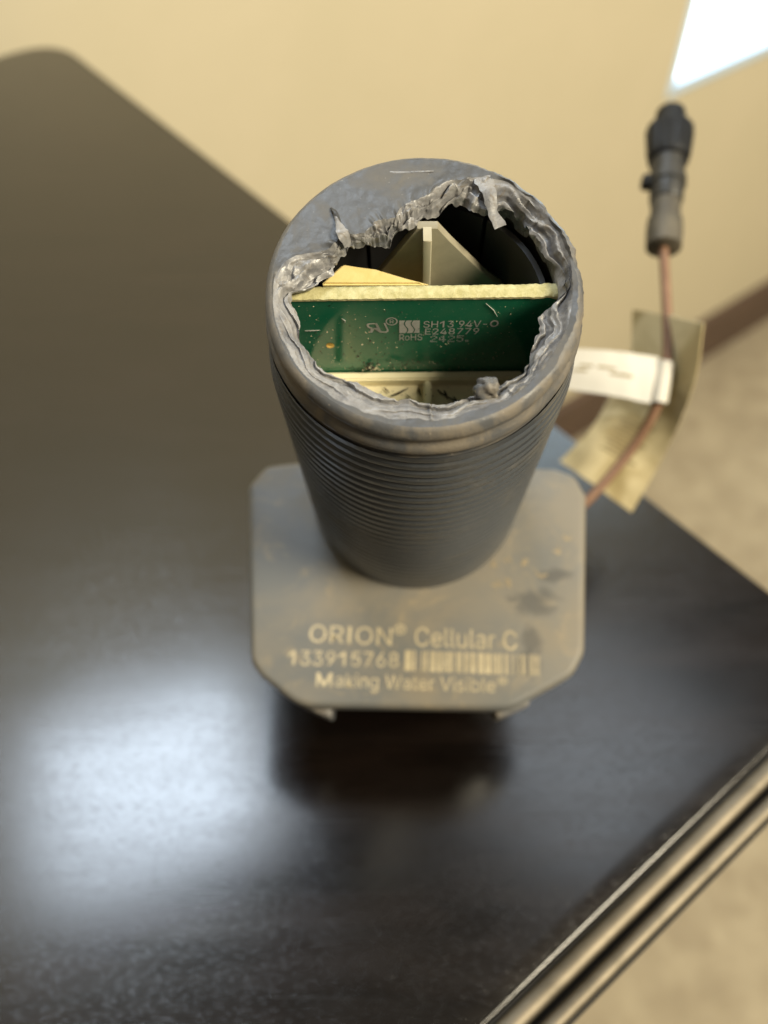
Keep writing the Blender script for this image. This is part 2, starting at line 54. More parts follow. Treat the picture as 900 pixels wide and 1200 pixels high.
 'S': (0.447,[(0.224,-0.009),(0.172,-0.004),(0.128,0.009),(0.091,0.031),(0.064,0.06),(0.046,0.096),(0.038,0.137),(0.104,0.137),(0.11,0.11),(0.123,0.088),(0.142,0.071),(0.166,0.059),(0.194,0.052),(0.224,0.049),(0.257,0.052),(0.286,0.06),(0.311,0.074),(0.329,0.092),(0.341,0.114),(0.346,0.139),(0.342,0.161),(0.332,0.179),(0.316,0.193),(0.296,0.205),(0.272,0.214),(0.245,0.222),(0.184,0.239),(0.128,0.26),(0.086,0.289),(0.06,0.326),(0.052,0.372),(0.058,0.413),(0.075,0.448),(0.102,0.476),(0.138,0.498),(0.18,0.511),(0.227,0.516),(0.275,0.511),(0.316,0.498),(0.351,0.476),(0.377,0.449),(0.394,0.415),(0.401,0.378),(0.337,0.378),(0.326,0.412),(0.302,0.437),(0.267,0.453),(0.225,0.459),(0.194,0.456),(0.167,0.448),(0.145,0.435),(0.129,0.418),(0.118,0.398),(0.115,0.376),(0.119,0.352),(0.131,0.334),(0.148,0.319),(0.169,0.308),(0.191,0.3),(0.212,0.293),(0.264,0.279),(0.287,0.272),(0.312,0.264),(0.336,0.252),(0.359,0.238),(0.379,0.22),(0.395,0.198),(0.405,0.171),(0.408,0.139),(0.403,0.099),(0.386,0.064),(0.36,0.034),(0.323,0.011),(0.278,-0.004)],[(35,37,36),(34,37,35),(34,38,37),(33,38,34),(33,39,38),(33,40,39),(32,47,33),(47,40,33),(32,48,47),(46,40,47),(32,49,48),(45,40,46),(45,41,40),(31,49,32),(31,50,49),(44,41,45),(31,51,50),(31,52,51),(44,42,41),(30,52,31),(43,42,44),(30,53,52),(30,54,53),(29,54,30),(29,55,54),(29,56,55),(28,56,29),(28,57,56),(28,58,57),(28,59,58),(28,60,59),(27,60,28),(27,61,60),(27,62,61),(27,63,62),(26,63,27),(26,64,63),(25,64,26),(25,65,64),(24,65,25),(24,66,65),(23,66,24),(22,66,23),(22,67,66),(21,67,22),(20,67,21),(20,68,67),(19,68,20),(18,68,19),(18,69,68),(5,7,6),(5,8,7),(17,69,18),(5,9,8),(17,70,69),(4,9,5),(16,70,17),(4,10,9),(15,70,16),(4,11,10),(15,71,70),(14,71,15),(3,11,4),(3,12,11),(13,71,14),(3,13,12),(3,71,13),(3,72,71),(2,72,3),(2,73,72),(1,73,2),(1,0,73)]),
 'U': (0.517,[(0.259,-0.008),(0.203,-0.002),(0.154,0.015),(0.114,0.043),(0.085,0.08),(0.066,0.124),(0.06,0.173),(0.06,0.509),(0.124,0.509),(0.124,0.178),(0.128,0.144),(0.141,0.113),(0.16,0.087),(0.187,0.068),(0.22,0.056),(0.259,0.052),(0.298,0.056),(0.331,0.068),(0.357,0.087),(0.377,0.113),(0.389,0.144),(0.393,0.178),(0.393,0.509),(0.457,0.509),(0.457,0.173),(0.451,0.124),(0.433,0.08),(0.403,0.043),(0.363,0.015),(0.315,-0.002)],[(6,8,7),(6,9,8),(21,23,22),(21,24,23),(6,10,9),(20,24,21),(5,10,6),(20,25,24),(5,11,10),(19,25,20),(19,26,25),(4,11,5),(4,12,11),(18,26,19),(4,13,12),(17,26,18),(3,13,4),(17,27,26),(3,14,13),(16,27,17),(3,15,14),(15,27,16),(3,27,15),(2,27,3),(2,28,27),(1,28,2),(1,29,28),(0,29,1)]),
 'V': (0.48,[(0.204,0.0),(0.016,0.509),(0.084,0.509),(0.192,0.206),(0.203,0.176),(0.215,0.137),(0.23,0.089),(0.248,0.031),(0.235,0.031),(0.252,0.09),(0.267,0.138),(0.279,0.176),(0.29,0.206),(0.395,0.509),(0.463,0.509),(0.278,0.0)],[(0,2,1),(0,3,2),(12,14,13),(12,15,14),(0,4,3),(11,15,12),(10,15,11),(0,5,4),(9,15,10),(0,6,5),(8,7,9),(7,15,9),(0,7,6),(0,15,7)]),
 'W': (0.686,[(0.155,0.0),(0.016,0.509),(0.082,0.509),(0.163,0.196),(0.17,0.171),(0.175,0.145),(0.181,0.12),(0.187,0.094),(0.192,0.067),(0.197,0.04),(0.189,0.04),(0.194,0.067),(0.2,0.094),(0.205,0.12),(0.211,0.145),(0.218,0.171),(0.224,0.196),(0.306,0.509),(0.38,0.509),(0.462,0.196),(0.468,0.171),(0.474,0.145),(0.48,0.12),(0.486,0.094),(0.492,0.067),(0.497,0.04),(0.488,0.04),(0.493,0.067),(0.499,0.094),(0.504,0.12),(0.51,0.145),(0.517,0.171),(0.523,0.196),(0.603,0.509),(0.67,0.509),(0.53,0.0),(0.455,0.0),(0.368,0.323),(0.359,0.356),(0.351,0.391),(0.344,0.431),(0.336,0.475),(0.35,0.475),(0.342,0.433),(0.335,0.395),(0.327,0.359),(0.318,0.323),(0.23,0.0)],[(0,2,1),(0,3,2),(16,41,17),(41,18,17),(41,42,18),(42,19,18),(32,34,33),(32,35,34),(16,43,41),(43,40,41),(43,40,42),(40,19,42),(16,44,43),(39,19,40),(16,45,44),(38,19,39),(16,46,45),(37,19,38),(16,47,46),(36,19,37),(0,4,3),(15,47,16),(36,20,19),(31,35,32),(0,5,4),(14,47,15),(36,21,20),(30,35,31),(0,6,5),(13,47,14),(36,22,21),(29,35,30),(0,7,6),(12,47,13),(36,23,22),(28,35,29),(0,8,7),(11,47,12),(36,24,23),(27,35,28),(0,10,8),(10,9,8),(10,47,11),(36,26,24),(26,25,24),(26,35,27),(0,47,10),(36,35,26)]),
 'a': (0.389,[(0.16,-0.009),(0.126,-0.005),(0.094,0.005),(0.068,0.022),(0.048,0.045),(0.035,0.073),(0.03,0.108),(0.034,0.138),(0.043,0.161),(0.058,0.179),(0.078,0.193),(0.1,0.203),(0.125,0.211),(0.152,0.216),(0.178,0.22),(0.209,0.224),(0.234,0.227),(0.252,0.23),(0.265,0.235),(0.273,0.243),(0.276,0.255),(0.276,0.257),(0.273,0.279),(0.267,0.297),(0.256,0.311),(0.24,0.322),(0.22,0.329),(0.196,0.331),(0.171,0.329),(0.149,0.322),(0.132,0.313),(0.118,0.301),(0.107,0.288),(0.1,0.274),(0.041,0.291),(0.057,0.322),(0.079,0.346),(0.104,0.364),(0.133,0.375),(0.163,0.382),(0.194,0.384),(0.215,0.383),(0.239,0.379),(0.263,0.372),(0.286,0.36),(0.306,0.343),(0.322,0.32),(0.333,0.29),(0.337,0.251),(0.337,0.0),(0.277,0.0),(0.277,0.052),(0.272,0.052),(0.264,0.038),(0.252,0.025),(0.236,0.012),(0.215,0.001),(0.19,-0.006),(0.17,0.045),(0.202,0.049),(0.228,0.059),(0.248,0.074),(0.263,0.093),(0.272,0.115),(0.276,0.138),(0.276,0.19),(0.27,0.186),(0.259,0.182),(0.246,0.179),(0.231,0.176),(0.216,0.173),(0.2,0.171),(0.186,0.169),(0.175,0.168),(0.154,0.164),(0.134,0.159),(0.117,0.15),(0.103,0.139),(0.095,0.124),(0.092,0.105),(0.094,0.087),(0.102,0.072),(0.114,0.061),(0.13,0.052),(0.149,0.047)],[(39,41,40),(39,42,41),(38,42,39),(38,43,42),(37,43,38),(37,44,43),(36,44,37),(36,45,44),(35,45,36),(35,27,45),(27,46,45),(35,28,27),(26,46,27),(35,29,28),(25,46,26),(35,30,29),(34,30,35),(24,46,25),(24,47,46),(34,31,30),(23,47,24),(34,32,31),(22,47,23),(33,32,34),(22,48,47),(21,48,22),(20,48,21),(19,48,20),(19,49,48),(18,49,19),(17,65,18),(65,49,18),(16,65,17),(15,65,16),(14,65,15),(13,65,14),(12,65,13),(11,65,12),(10,65,11),(9,65,10),(9,66,65),(64,49,65),(9,67,66),(9,68,67),(8,68,9),(8,69,68),(8,70,69),(8,71,70),(8,72,71),(8,73,72),(8,74,73),(8,75,74),(7,75,8),(7,76,75),(7,77,76),(7,78,77),(63,49,64),(6,78,7),(6,79,78),(62,49,63),(5,79,6),(5,80,79),(61,51,62),(51,49,62),(5,81,80),(60,51,61),(4,81,5),(4,82,81),(4,83,82),(59,52,60),(52,51,60),(4,84,83),(59,53,52),(50,49,51),(58,53,59),(4,58,84),(4,53,58),(3,53,4),(3,54,53),(3,55,54),(2,55,3),(2,56,55),(1,56,2),(1,57,56),(0,57,1)]),
 'b': (0.424,[(0.229,-0.008),(0.198,-0.005),(0.172,0.004),(0.153,0.017),(0.138,0.031),(0.127,0.046),(0.118,0.059),(0.112,0.059),(0.112,0.0),(0.053,0.0),(0.053,0.509),(0.114,0.509),(0.114,0.319),(0.118,0.319),(0.127,0.331),(0.137,0.346),(0.152,0.36),(0.171,0.373),(0.197,0.381),(0.229,0.384),(0.274,0.378),(0.313,0.361),(0.345,0.332),(0.37,0.293),(0.385,0.245),(0.39,0.189),(0.385,0.133),(0.37,0.084),(0.346,0.045),(0.313,0.016),(0.274,-0.002),(0.22,0.047),(0.253,0.051),(0.279,0.066),(0.301,0.088),(0.316,0.117),(0.325,0.151),(0.328,0.189),(0.325,0.227),(0.316,0.261),(0.301,0.29),(0.28,0.311),(0.253,0.325),(0.22,0.33),(0.188,0.325),(0.161,0.312),(0.14,0.291),(0.125,0.263),(0.116,0.229),(0.113,0.189),(0.116,0.15),(0.125,0.115),(0.14,0.086),(0.162,0.065),(0.188,0.051)],[(9,11,10),(9,12,11),(18,20,19),(17,20,18),(17,21,20),(16,21,17),(16,22,21),(15,22,16),(14,22,15),(14,43,22),(43,42,22),(42,23,22),(13,43,14),(13,44,43),(13,45,44),(41,23,42),(9,13,12),(9,47,13),(47,46,13),(46,45,13),(40,23,41),(40,24,23),(39,24,40),(9,48,47),(38,24,39),(38,25,24),(9,49,48),(37,25,38),(9,50,49),(36,25,37),(36,26,25),(35,26,36),(9,51,50),(35,27,26),(34,27,35),(9,7,51),(7,52,51),(33,27,34),(7,53,52),(33,28,27),(32,28,33),(7,6,53),(6,54,53),(9,8,7),(5,54,6),(31,28,32),(5,31,54),(5,28,31),(4,28,5),(4,29,28),(3,29,4),(2,29,3),(2,30,29),(1,30,2),(1,0,30)]),
 'e': (0.404,[(0.212,-0.008),(0.161,-0.002),(0.117,0.016),(0.082,0.046),(0.056,0.085),(0.04,0.132),(0.034,0.187),(0.039,0.242),(0.055,0.29),(0.081,0.329),(0.115,0.359),(0.157,0.378),(0.205,0.384),(0.236,0.382),(0.266,0.374),(0.294,0.361),(0.319,0.341),(0.341,0.315),(0.357,0.282),(0.368,0.242),(0.371,0.194),(0.371,0.169),(0.075,0.169),(0.075,0.221),(0.338,0.221),(0.31,0.202),(0.307,0.237),(0.298,0.269),(0.283,0.294),(0.263,0.314),(0.237,0.326),(0.205,0.33),(0.173,0.326),(0.146,0.313),(0.125,0.294),(0.109,0.27),(0.099,0.241),(0.096,0.211),(0.096,0.178),(0.1,0.139),(0.11,0.106),(0.128,0.08),(0.151,0.061),(0.179,0.05),(0.212,0.046),(0.234,0.048),(0.254,0.053),(0.271,0.061),(0.285,0.073),(0.297,0.088),(0.306,0.105),(0.365,0.091),(0.353,0.063),(0.335,0.039),(0.311,0.019),(0.283,0.004),(0.249,-0.005)],[(11,13,12),(11,14,13),(10,14,11),(10,15,14),(10,16,15),(9,16,10),(9,31,16),(31,17,16),(9,32,31),(30,17,31),(8,32,9),(29,17,30),(8,33,32),(29,18,17),(28,18,29),(8,34,33),(27,18,28),(8,35,34),(7,35,8),(27,19,18),(7,36,35),(26,19,27),(26,24,19),(24,20,19),(6,23,7),(23,36,7),(23,37,36),(25,24,26),(6,22,23),(37,24,23),(37,20,24),(38,20,37),(38,21,20),(5,22,6),(39,21,38),(5,21,22),(5,39,21),(5,40,39),(4,40,5),(4,41,40),(49,51,50),(49,52,51),(48,52,49),(3,41,4),(3,42,41),(47,52,48),(47,53,52),(3,43,42),(46,53,47),(45,53,46),(3,44,43),(44,53,45),(3,53,44),(2,53,3),(2,54,53),(2,55,54),(1,55,2),(1,56,55),(0,56,1)]),
 'g': (0.425,[(0.207,-0.151),(0.168,-0.148),(0.134,-0.14),(0.105,-0.127),(0.082,-0.11),(0.064,-0.091),(0.051,-0.069),(0.101,-0.041),(0.11,-0.053),(0.122,-0.066),(0.136,-0.078),(0.154,-0.088),(0.178,-0.095),(0.207,-0.097),(0.249,-0.092),(0.282,-0.075),(0.304,-0.047),(0.311,-0.006),(0.311,0.068),(0.306,0.068),(0.298,0.056),(0.287,0.041),(0.272,0.028),(0.252,0.016),(0.227,0.008),(0.195,0.005),(0.152,0.01),(0.113,0.027),(0.08,0.053),(0.055,0.09),(0.039,0.136),(0.034,0.191),(0.039,0.246),(0.055,0.293),(0.08,0.332),(0.112,0.361),(0.152,0.378),(0.196,0.384),(0.228,0.382),(0.253,0.373),(0.273,0.36),(0.288,0.346),(0.299,0.331),(0.308,0.319),(0.313,0.319),(0.313,0.379),(0.372,0.379),(0.372,-0.009),(0.367,-0.054),(0.35,-0.09),(0.324,-0.117),(0.291,-0.136),(0.251,-0.147),(0.205,0.059),(0.237,0.063),(0.264,0.075),(0.285,0.095),(0.3,0.121),(0.309,0.154),(0.312,0.193),(0.309,0.231),(0.3,0.264),(0.285,0.291),(0.264,0.312),(0.237,0.325),(0.205,0.33),(0.172,0.325),(0.145,0.312),(0.124,0.29),(0.109,0.262),(0.099,0.229),(0.096,0.193),(0.099,0.155),(0.109,0.123),(0.124,0.096),(0.145,0.076),(0.172,0.063)],[(36,38,37),(36,39,38),(44,46,45),(44,47,46),(35,39,36),(35,40,39),(34,40,35),(34,41,40),(34,42,41),(33,66,34),(66,65,34),(65,42,34),(65,43,42),(64,43,65),(63,43,64),(33,67,66),(63,44,43),(63,62,44),(62,61,44),(61,60,44),(60,47,44),(33,68,67),(32,68,33),(32,69,68),(32,70,69),(31,70,32),(59,47,60),(31,71,70),(31,72,71),(58,47,59),(30,72,31),(30,73,72),(57,47,58),(29,73,30),(29,74,73),(56,18,57),(18,47,57),(29,75,74),(55,18,56),(28,75,29),(28,76,75),(54,19,55),(19,18,55),(54,20,19),(17,47,18),(28,53,76),(53,20,54),(28,20,53),(28,21,20),(27,21,28),(27,22,21),(27,23,22),(26,23,27),(26,24,23),(25,24,26),(16,47,17),(16,48,47),(6,8,7),(15,48,16),(6,9,8),(15,49,48),(6,10,9),(5,10,6),(14,49,15),(5,11,10),(5,12,11),(14,50,49),(4,12,5),(13,50,14),(4,13,12),(4,50,13),(3,50,4),(3,51,50),(2,51,3),(2,52,51),(1,52,2),(1,0,52)]),
 'i': (0.167,[(0.084,0.443),(0.067,0.446),(0.054,0.455),(0.044,0.468),(0.041,0.483),(0.044,0.499),(0.054,0.512),(0.067,0.521),(0.084,0.524),(0.1,0.521),(0.114,0.512),(0.123,0.499),(0.126,0.483),(0.123,0.468),(0.114,0.455),(0.1,0.446),(0.053,0.0),(0.053,0.379),(0.114,0.379),(0.114,0.0)],[(16,18,17),(16,19,18),(7,9,8),(6,9,7),(6,10,9),(5,10,6),(5,11,10),(4,11,5),(4,12,11),(3,12,4),(3,13,12),(2,13,3),(2,14,13),(1,14,2),(1,15,14),(0,15,1)]),
 'k': (0.381,[(0.11,0.137),(0.11,0.212),(0.121,0.212),(0.284,0.379),(0.36,0.379),(0.184,0.199),(0.177,0.199),(0.053,0.0),(0.053,0.509),(0.114,0.509),(0.114,0.0),(0.294,0.0),(0.148,0.186),(0.191,0.229),(0.372,0.0)],[(7,9,8),(7,1,9),(1,10,9),(2,4,3),(2,13,4),(13,5,4),(2,12,13),(5,14,13),(7,0,1),(10,2,1),(10,12,2),(0,5,6),(0,14,5),(10,11,12),(7,14,0),(10,14,7),(11,14,10)]),
 'l': (0.189,[(0.139,-0.002),(0.101,0.003),(0.074,0.02),(0.058,0.047),(0.053,0.084),(0.053,0.509),(0.114,0.509),(0.114,0.099),(0.115,0.077),(0.12,0.062),(0.13,0.054),(0.146,0.052),(0.154,0.052),(0.16,0.053),(0.165,0.053),(0.17,0.054),(0.181,0.003),(0.172,0.001),(0.162,-0.001),(0.151,-0.002)],[(4,6,5),(4,7,6),(4,8,7),(3,8,4),(3,9,8),(3,10,9),(3,11,10),(14,16,15),(13,16,14),(12,16,13),(11,16,12),(3,16,11),(2,16,3),(1,16,2),(0,16,1),(0,17,16),(0,18,17),(0,19,18)]),
 'n': (0.41,[(0.114,0.227),(0.114,0.0),(0.053,0.0),(0.053,0.379),(0.112,0.379),(0.112,0.287),(0.102,0.287),(0.124,0.332),(0.152,0.362),(0.187,0.379),(0.227,0.384),(0.264,0.38),(0.295,0.369),(0.321,0.349),(0.341,0.321),(0.353,0.285),(0.357,0.24),(0.357,0.0),(0.296,0.0),(0.296,0.235),(0.29,0.275),(0.273,0.304),(0.246,0.323),(0.21,0.329),(0.184,0.326),(0.161,0.317),(0.141,0.303),(0.126,0.283),(0.117,0.257)],[(9,11,10),(9,12,11),(2,4,3),(2,6,4),(6,5,4),(8,12,9),(8,13,12),(7,13,8),(7,23,13),(23,14,13),(6,25,7),(25,24,7),(24,23,7),(22,14,23),(21,14,22),(21,15,14),(6,26,25),(20,15,21),(6,27,26),(2,28,6),(28,27,6),(20,16,15),(19,16,20),(2,0,28),(19,17,16),(18,17,19),(2,1,0)]),
 'o': (0.415,[(0.207,-0.008),(0.159,-0.002),(0.117,0.016),(0.082,0.046),(0.056,0.085),(0.04,0.133),(0.034,0.187),(0.04,0.243),(0.056,0.291),(0.082,0.33),(0.117,0.36),(0.159,0.378),(0.207,0.384),(0.256,0.378),(0.299,0.36),(0.333,0.33),(0.359,0.291),(0.376,0.243),(0.381,0.187),(0.376,0.133),(0.359,0.085),(0.333,0.046),(0.299,0.016),(0.256,-0.002),(0.207,0.046),(0.242,0.051),(0.27,0.066),(0.292,0.089),(0.307,0.117),(0.316,0.151),(0.319,0.187),(0.316,0.224),(0.307,0.258),(0.292,0.287),(0.27,0.31),(0.242,0.325),(0.207,0.33),(0.173,0.325),(0.145,0.31),(0.124,0.287),(0.108,0.258),(0.099,0.224),(0.096,0.187),(0.099,0.151),(0.108,0.117),(0.124,0.089),(0.145,0.066),(0.173,0.051)],[(11,13,12),(10,13,11),(10,14,13),(9,14,10),(9,15,14),(8,37,9),(37,36,9),(36,15,9),(36,35,15),(35,16,15),(8,38,37),(34,16,35),(8,39,38),(33,16,34),(7,39,8),(33,17,16),(7,40,39),(32,17,33),(7,41,40),(31,17,32),(6,41,7),(31,18,17),(6,42,41),(30,18,31),(5,42,6),(5,43,42),(29,18,30),(29,19,18),(5,44,43),(28,19,29),(28,20,19),(4,44,5),(4,45,44),(27,20,28),(4,46,45),(26,20,27),(3,46,4),(26,21,20),(3,47,46),(25,21,26),(3,24,47),(24,21,25),(3,21,24),(2,21,3),(2,22,21),(1,22,2),(1,23,22),(0,23,1)]),
 'r': (0.259,[(0.053,0.0),(0.053,0.379),(0.112,0.379),(0.112,0.321),(0.115,0.321),(0.13,0.347),(0.152,0.367),(0.181,0.38),(0.213,0.385),(0.221,0.385),(0.229,0.384),(0.237,0.384),(0.243,0.384),(0.243,0.322),(0.239,0.323),(0.23,0.324),(0.219,0.325),(0.207,0.326),(0.182,0.323),(0.159,0.315),(0.14,0.301),(0.126,0.284),(0.117,0.262),(0.114,0.237),(0.114,0.0)],[(7,9,8),(7,10,9),(7,11,10),(7,12,11),(7,13,12),(6,13,7),(0,2,1),(0,3,2),(5,13,6),(4,17,5),(17,16,5),(16,15,5),(15,14,5),(14,13,5),(4,18,17),(4,19,18),(0,4,3),(0,22,4),(22,21,4),(21,20,4),(20,19,4),(0,23,22),(0,24,23)]),
 's': (0.365,[(0.182,-0.008),(0.145,-0.005),(0.112,0.003),(0.084,0.018),(0.062,0.038),(0.045,0.063),(0.036,0.094),(0.094,0.107),(0.105,0.079),(0.124,0.06),(0.15,0.049),(0.181,0.045),(0.217,0.05),(0.244,0.062),(0.262,0.081),(0.268,0.103),(0.265,0.121),(0.254,0.136),(0.237,0.147),(0.212,0.155),(0.149,0.17),(0.104,0.186),(0.072,0.208),(0.053,0.237),(0.047,0.274),(0.051,0.305),(0.065,0.332),(0.087,0.354),(0.115,0.37),(0.149,0.381),(0.187,0.384),(0.223,0.381),(0.254,0.372),(0.279,0.358),(0.299,0.339),(0.314,0.316),(0.324,0.29),(0.268,0.277),(0.258,0.298),(0.243,0.316),(0.219,0.328),(0.187,0.333),(0.156,0.329),(0.131,0.317),(0.114,0.299),(0.109,0.277),(0.112,0.258),(0.124,0.243),(0.144,0.232),(0.172,0.223),(0.229,0.209),(0.275,0.194),(0.306,0.171),(0.325,0.142),(0.331,0.107),(0.326,0.075),(0.312,0.047),(0.29,0.024),(0.26,0.006),(0.223,-0.005)],[(29,31,30),(29,32,31),(28,32,29),(28,33,32),(27,33,28),(27,34,33),(26,34,27),(26,41,34),(41,35,34),(26,42,41),(40,35,41),(25,42,26),(25,43,42),(39,35,40),(25,44,43),(39,36,35),(38,36,39),(24,44,25),(24,45,44),(37,36,38),(24,46,45),(23,46,24),(23,47,46),(23,48,47),(22,48,23),(22,49,48),(22,50,49),(22,51,50),(21,51,22),(21,52,51),(20,52,21),(20,53,52),(19,53,20),(18,53,19),(17,53,18),(17,54,53),(16,54,17),(15,54,16),(6,8,7),(15,55,54),(14,55,15),(5,8,6),(13,55,14),(5,9,8),(13,56,55),(4,9,5),(12,56,13),(4,10,9),(11,56,12),(4,11,10),(11,57,56),(4,57,11),(3,57,4),(3,58,57),(2,58,3),(2,59,58),(1,59,2),(1,0,59)]),
 't': (0.227,[(0.204,0.379),(0.204,0.327),(0.006,0.327),(0.006,0.379),(0.065,0.471),(0.126,0.471),(0.126,0.098),(0.128,0.076),(0.136,0.061),(0.15,0.053),(0.17,0.05),(0.177,0.05),(0.185,0.051),(0.194,0.052),(0.202,0.054),(0.213,0.002),(0.203,-0.001),(0.192,-0.003),(0.18,-0.004),(0.168,-0.004),(0.125,0.002),(0.092,0.021),(0.072,0.052),(0.065,0.093)],[(23,5,4),(23,6,5),(2,0,3),(2,1,0),(23,7,6),(22,7,23),(22,8,7),(22,9,8),(13,15,14),(22,10,9),(12,15,13),(21,10,22),(11,15,12),(10,15,11),(21,15,10),(20,15,21),(19,15,20),(19,16,15),(19,17,16),(19,18,17)]),
 'u': (0.41,[(0.182,-0.005),(0.146,-0.001),(0.115,0.011),(0.089,0.031),(0.069,0.059),(0.057,0.095),(0.053,0.139),(0.053,0.379),(0.114,0.379),(0.114,0.144),(0.119,0.105),(0.137,0.075),(0.164,0.056),(0.2,0.05),(0.226,0.053),(0.249,0.062),(0.268,0.077),(0.283,0.097),(0.293,0.122),(0.296,0.153),(0.296,0.379),(0.357,0.379),(0.357,0.0),(0.298,0.0),(0.298,0.092),(0.307,0.092),(0.286,0.047),(0.257,0.017),(0.222,0.0)],[(6,8,7),(6,9,8),(19,21,20),(19,22,21),(18,22,19),(6,10,9),(5,10,6),(17,25,18),(25,22,18),(5,11,10),(16,24,17),(24,25,17),(4,11,5),(16,26,24),(26,23,24),(26,22,25),(15,26,16),(4,12,11),(14,26,15),(3,12,4),(3,13,12),(13,26,14),(3,26,13),(3,27,26),(23,22,26),(2,27,3),(2,28,27),(1,28,2),(1,0,28)]),
 '®': (0.463,[(0.231,0.118),(0.192,0.122),(0.154,0.134),(0.121,0.152),(0.091,0.177),(0.067,0.206),(0.048,0.24),(0.037,0.277),(0.033,0.317),(0.037,0.357),(0.048,0.394),(0.067,0.428),(0.091,0.457),(0.121,0.482),(0.154,0.5),(0.192,0.512),(0.231,0.516),(0.271,0.512),(0.309,0.5),(0.343,0.482),(0.372,0.457),(0.396,0.428),(0.415,0.394),(0.426,0.357),(0.43,0.317),(0.426,0.277),(0.415,0.24),(0.396,0.206),(0.372,0.177),(0.343,0.152),(0.309,0.134),(0.271,0.122),(0.231,0.166),(0.271,0.171),(0.307,0.187),(0.338,0.21),(0.362,0.241),(0.377,0.277),(0.382,0.317),(0.377,0.357),(0.362,0.393),(0.338,0.423),(0.307,0.447),(0.271,0.462),(0.231,0.467),(0.192,0.462),(0.156,0.447),(0.125,0.423),(0.101,0.393),(0.086,0.357),(0.081,0.317),(0.086,0.277),(0.101,0.241),(0.125,0.21),(0.156,0.187),(0.192,0.171),(0.273,0.226),(0.228,0.312),(0.273,0.312),(0.319,0.226),(0.161,0.226),(0.161,0.409),(0.253,0.409),(0.266,0.407),(0.279,0.402),(0.292,0.394),(0.302,0.383),(0.309,0.368),(0.311,0.35),(0.309,0.332),(0.302,0.316),(0.291,0.304),(0.278,0.295),(0.264,0.289),(0.25,0.287),(0.185,0.287),(0.185,0.319),(0.239,0.319),(0.248,0.321),(0.257,0.327),(0.264,0.337),(0.267,0.35),(0.264,0.364),(0.257,0.372),(0.248,0.376),(0.239,0.378),(0.203,0.378),(0.203,0.226)],[(15,17,16),(14,17,15),(14,18,17),(13,18,14),(13,19,18),(12,19,13),(12,44,19),(44,20,19),(12,45,44),(43,20,44),(12,46,45),(42,20,43),(11,46,12),(42,21,20),(11,47,46),(41,21,42),(10,47,11),(41,22,21),(10,48,47),(40,22,41),(60,76,61),(76,86,61),(86,62,61),(86,63,62),(86,64,63),(86,65,64),(86,66,65),(9,48,10),(40,23,22),(9,49,48),(39,23,40),(86,85,66),(85,67,66),(76,87,86),(84,67,85),(83,67,84),(82,67,83),(82,68,67),(81,68,82),(9,50,49),(38,23,39),(8,50,9),(38,24,23),(80,68,81),(80,69,68),(79,69,80),(79,70,69),(78,70,79),(77,70,78),(60,75,76),(87,57,76),(57,77,76),(57,70,77),(7,50,8),(7,51,50),(37,24,38),(37,25,24),(57,58,70),(58,71,70),(87,56,57),(59,71,58),(72,59,71),(73,59,72),(74,59,73),(60,74,75),(60,59,74),(6,51,7),(37,26,25),(6,52,51),(36,26,37),(6,53,52),(35,26,36),(5,53,6),(35,27,26),(87,59,60),(56,59,87),(5,54,53),(34,27,35),(4,54,5),(34,28,27),(4,55,54),(33,28,34),(3,55,4),(33,29,28),(3,32,55),(32,29,33),(3,29,32),(2,29,3),(2,30,29),(1,30,2),(1,31,30),(0,31,1)]),
}
# ------------------------------------------------------------------ camera
scene = bpy.context.scene
col = scene.collection
cam_data = bpy.data.cameras.new('camera')
cam = bpy.data.objects.new('camera', cam_data); col.objects.link(cam)
cam_data.sensor_fit = 'VERTICAL'; cam_data.sensor_height = 36.0; cam_data.sensor_width = 27.0
cam_data.lens = 950.0 / 1200.0 * 36.0
cam_data.clip_start = 0.005; cam_data.clip_end = 50
cam_data.dof.use_dof = True; cam_data.dof.focus_distance = 0.124; cam_data.dof.aperture_fstop = 10.5
cam.matrix_world = Matrix(((*CAM_MATRIX[0], 0), (*CAM_MATRIX[1], 0), (*CAM_MATRIX[2], CAM_H), (0, 0, 0, 1)))
scene.camera = cam
# ------------------------------------------------------------------ world: dim warm room light
world = bpy.data.worlds.new('World'); scene.world = world; world.use_nodes = True
bg = world.node_tree.nodes['Background']
bg.inputs[0].default_value = (1.0, 0.86, 0.66, 1); bg.inputs[1].default_value = 0.16
# ------------------------------------------------------------------ lamps
def area(name, loc, target, sx, sy, power, color):
    l = bpy.data.lights.new(name, 'AREA'); l.shape = 'RECTANGLE'; l.size = sx; l.size_y = sy
    l.energy = power; l.color = color
    o = bpy.data.objects.new(name, l); col.objects.link(o); o.location = loc
    o.rotation_euler = (Vector(target) - Vector(loc)).to_track_quat('-Z', 'Y').to_euler()
    return o
area('task_light', (-0.15, 0.372, 0.72), (-0.05, 0.10, 0.0), 0.25, 0.21, 3.1, (0.72, 0.85, 1.0))
area('ceiling_panel', (0.92, 0.92, 1.70), (0.45, 0.5, -0.2), 0.6, 0.6, 3.4, (0.82, 0.91, 1.0))
area('room_lamp', (1.22, -0.55, 1.36), (0.1, 0.4, -0.1), 0.62, 0.62, 70.0, (1.0, 0.89, 0.66))
# ------------------------------------------------------------------ exposure
scene.view_settings.view_transform = 'Standard'; scene.view_settings.look = 'None'
scene.view_settings.exposure = 0.0; scene.view_settings.gamma = 1.0
scene.view_settings.use_curve_mapping = False
scene.cycles.max_bounces = 8; scene.cycles.caustics_reflective = False; scene.cycles.caustics_refractive = False

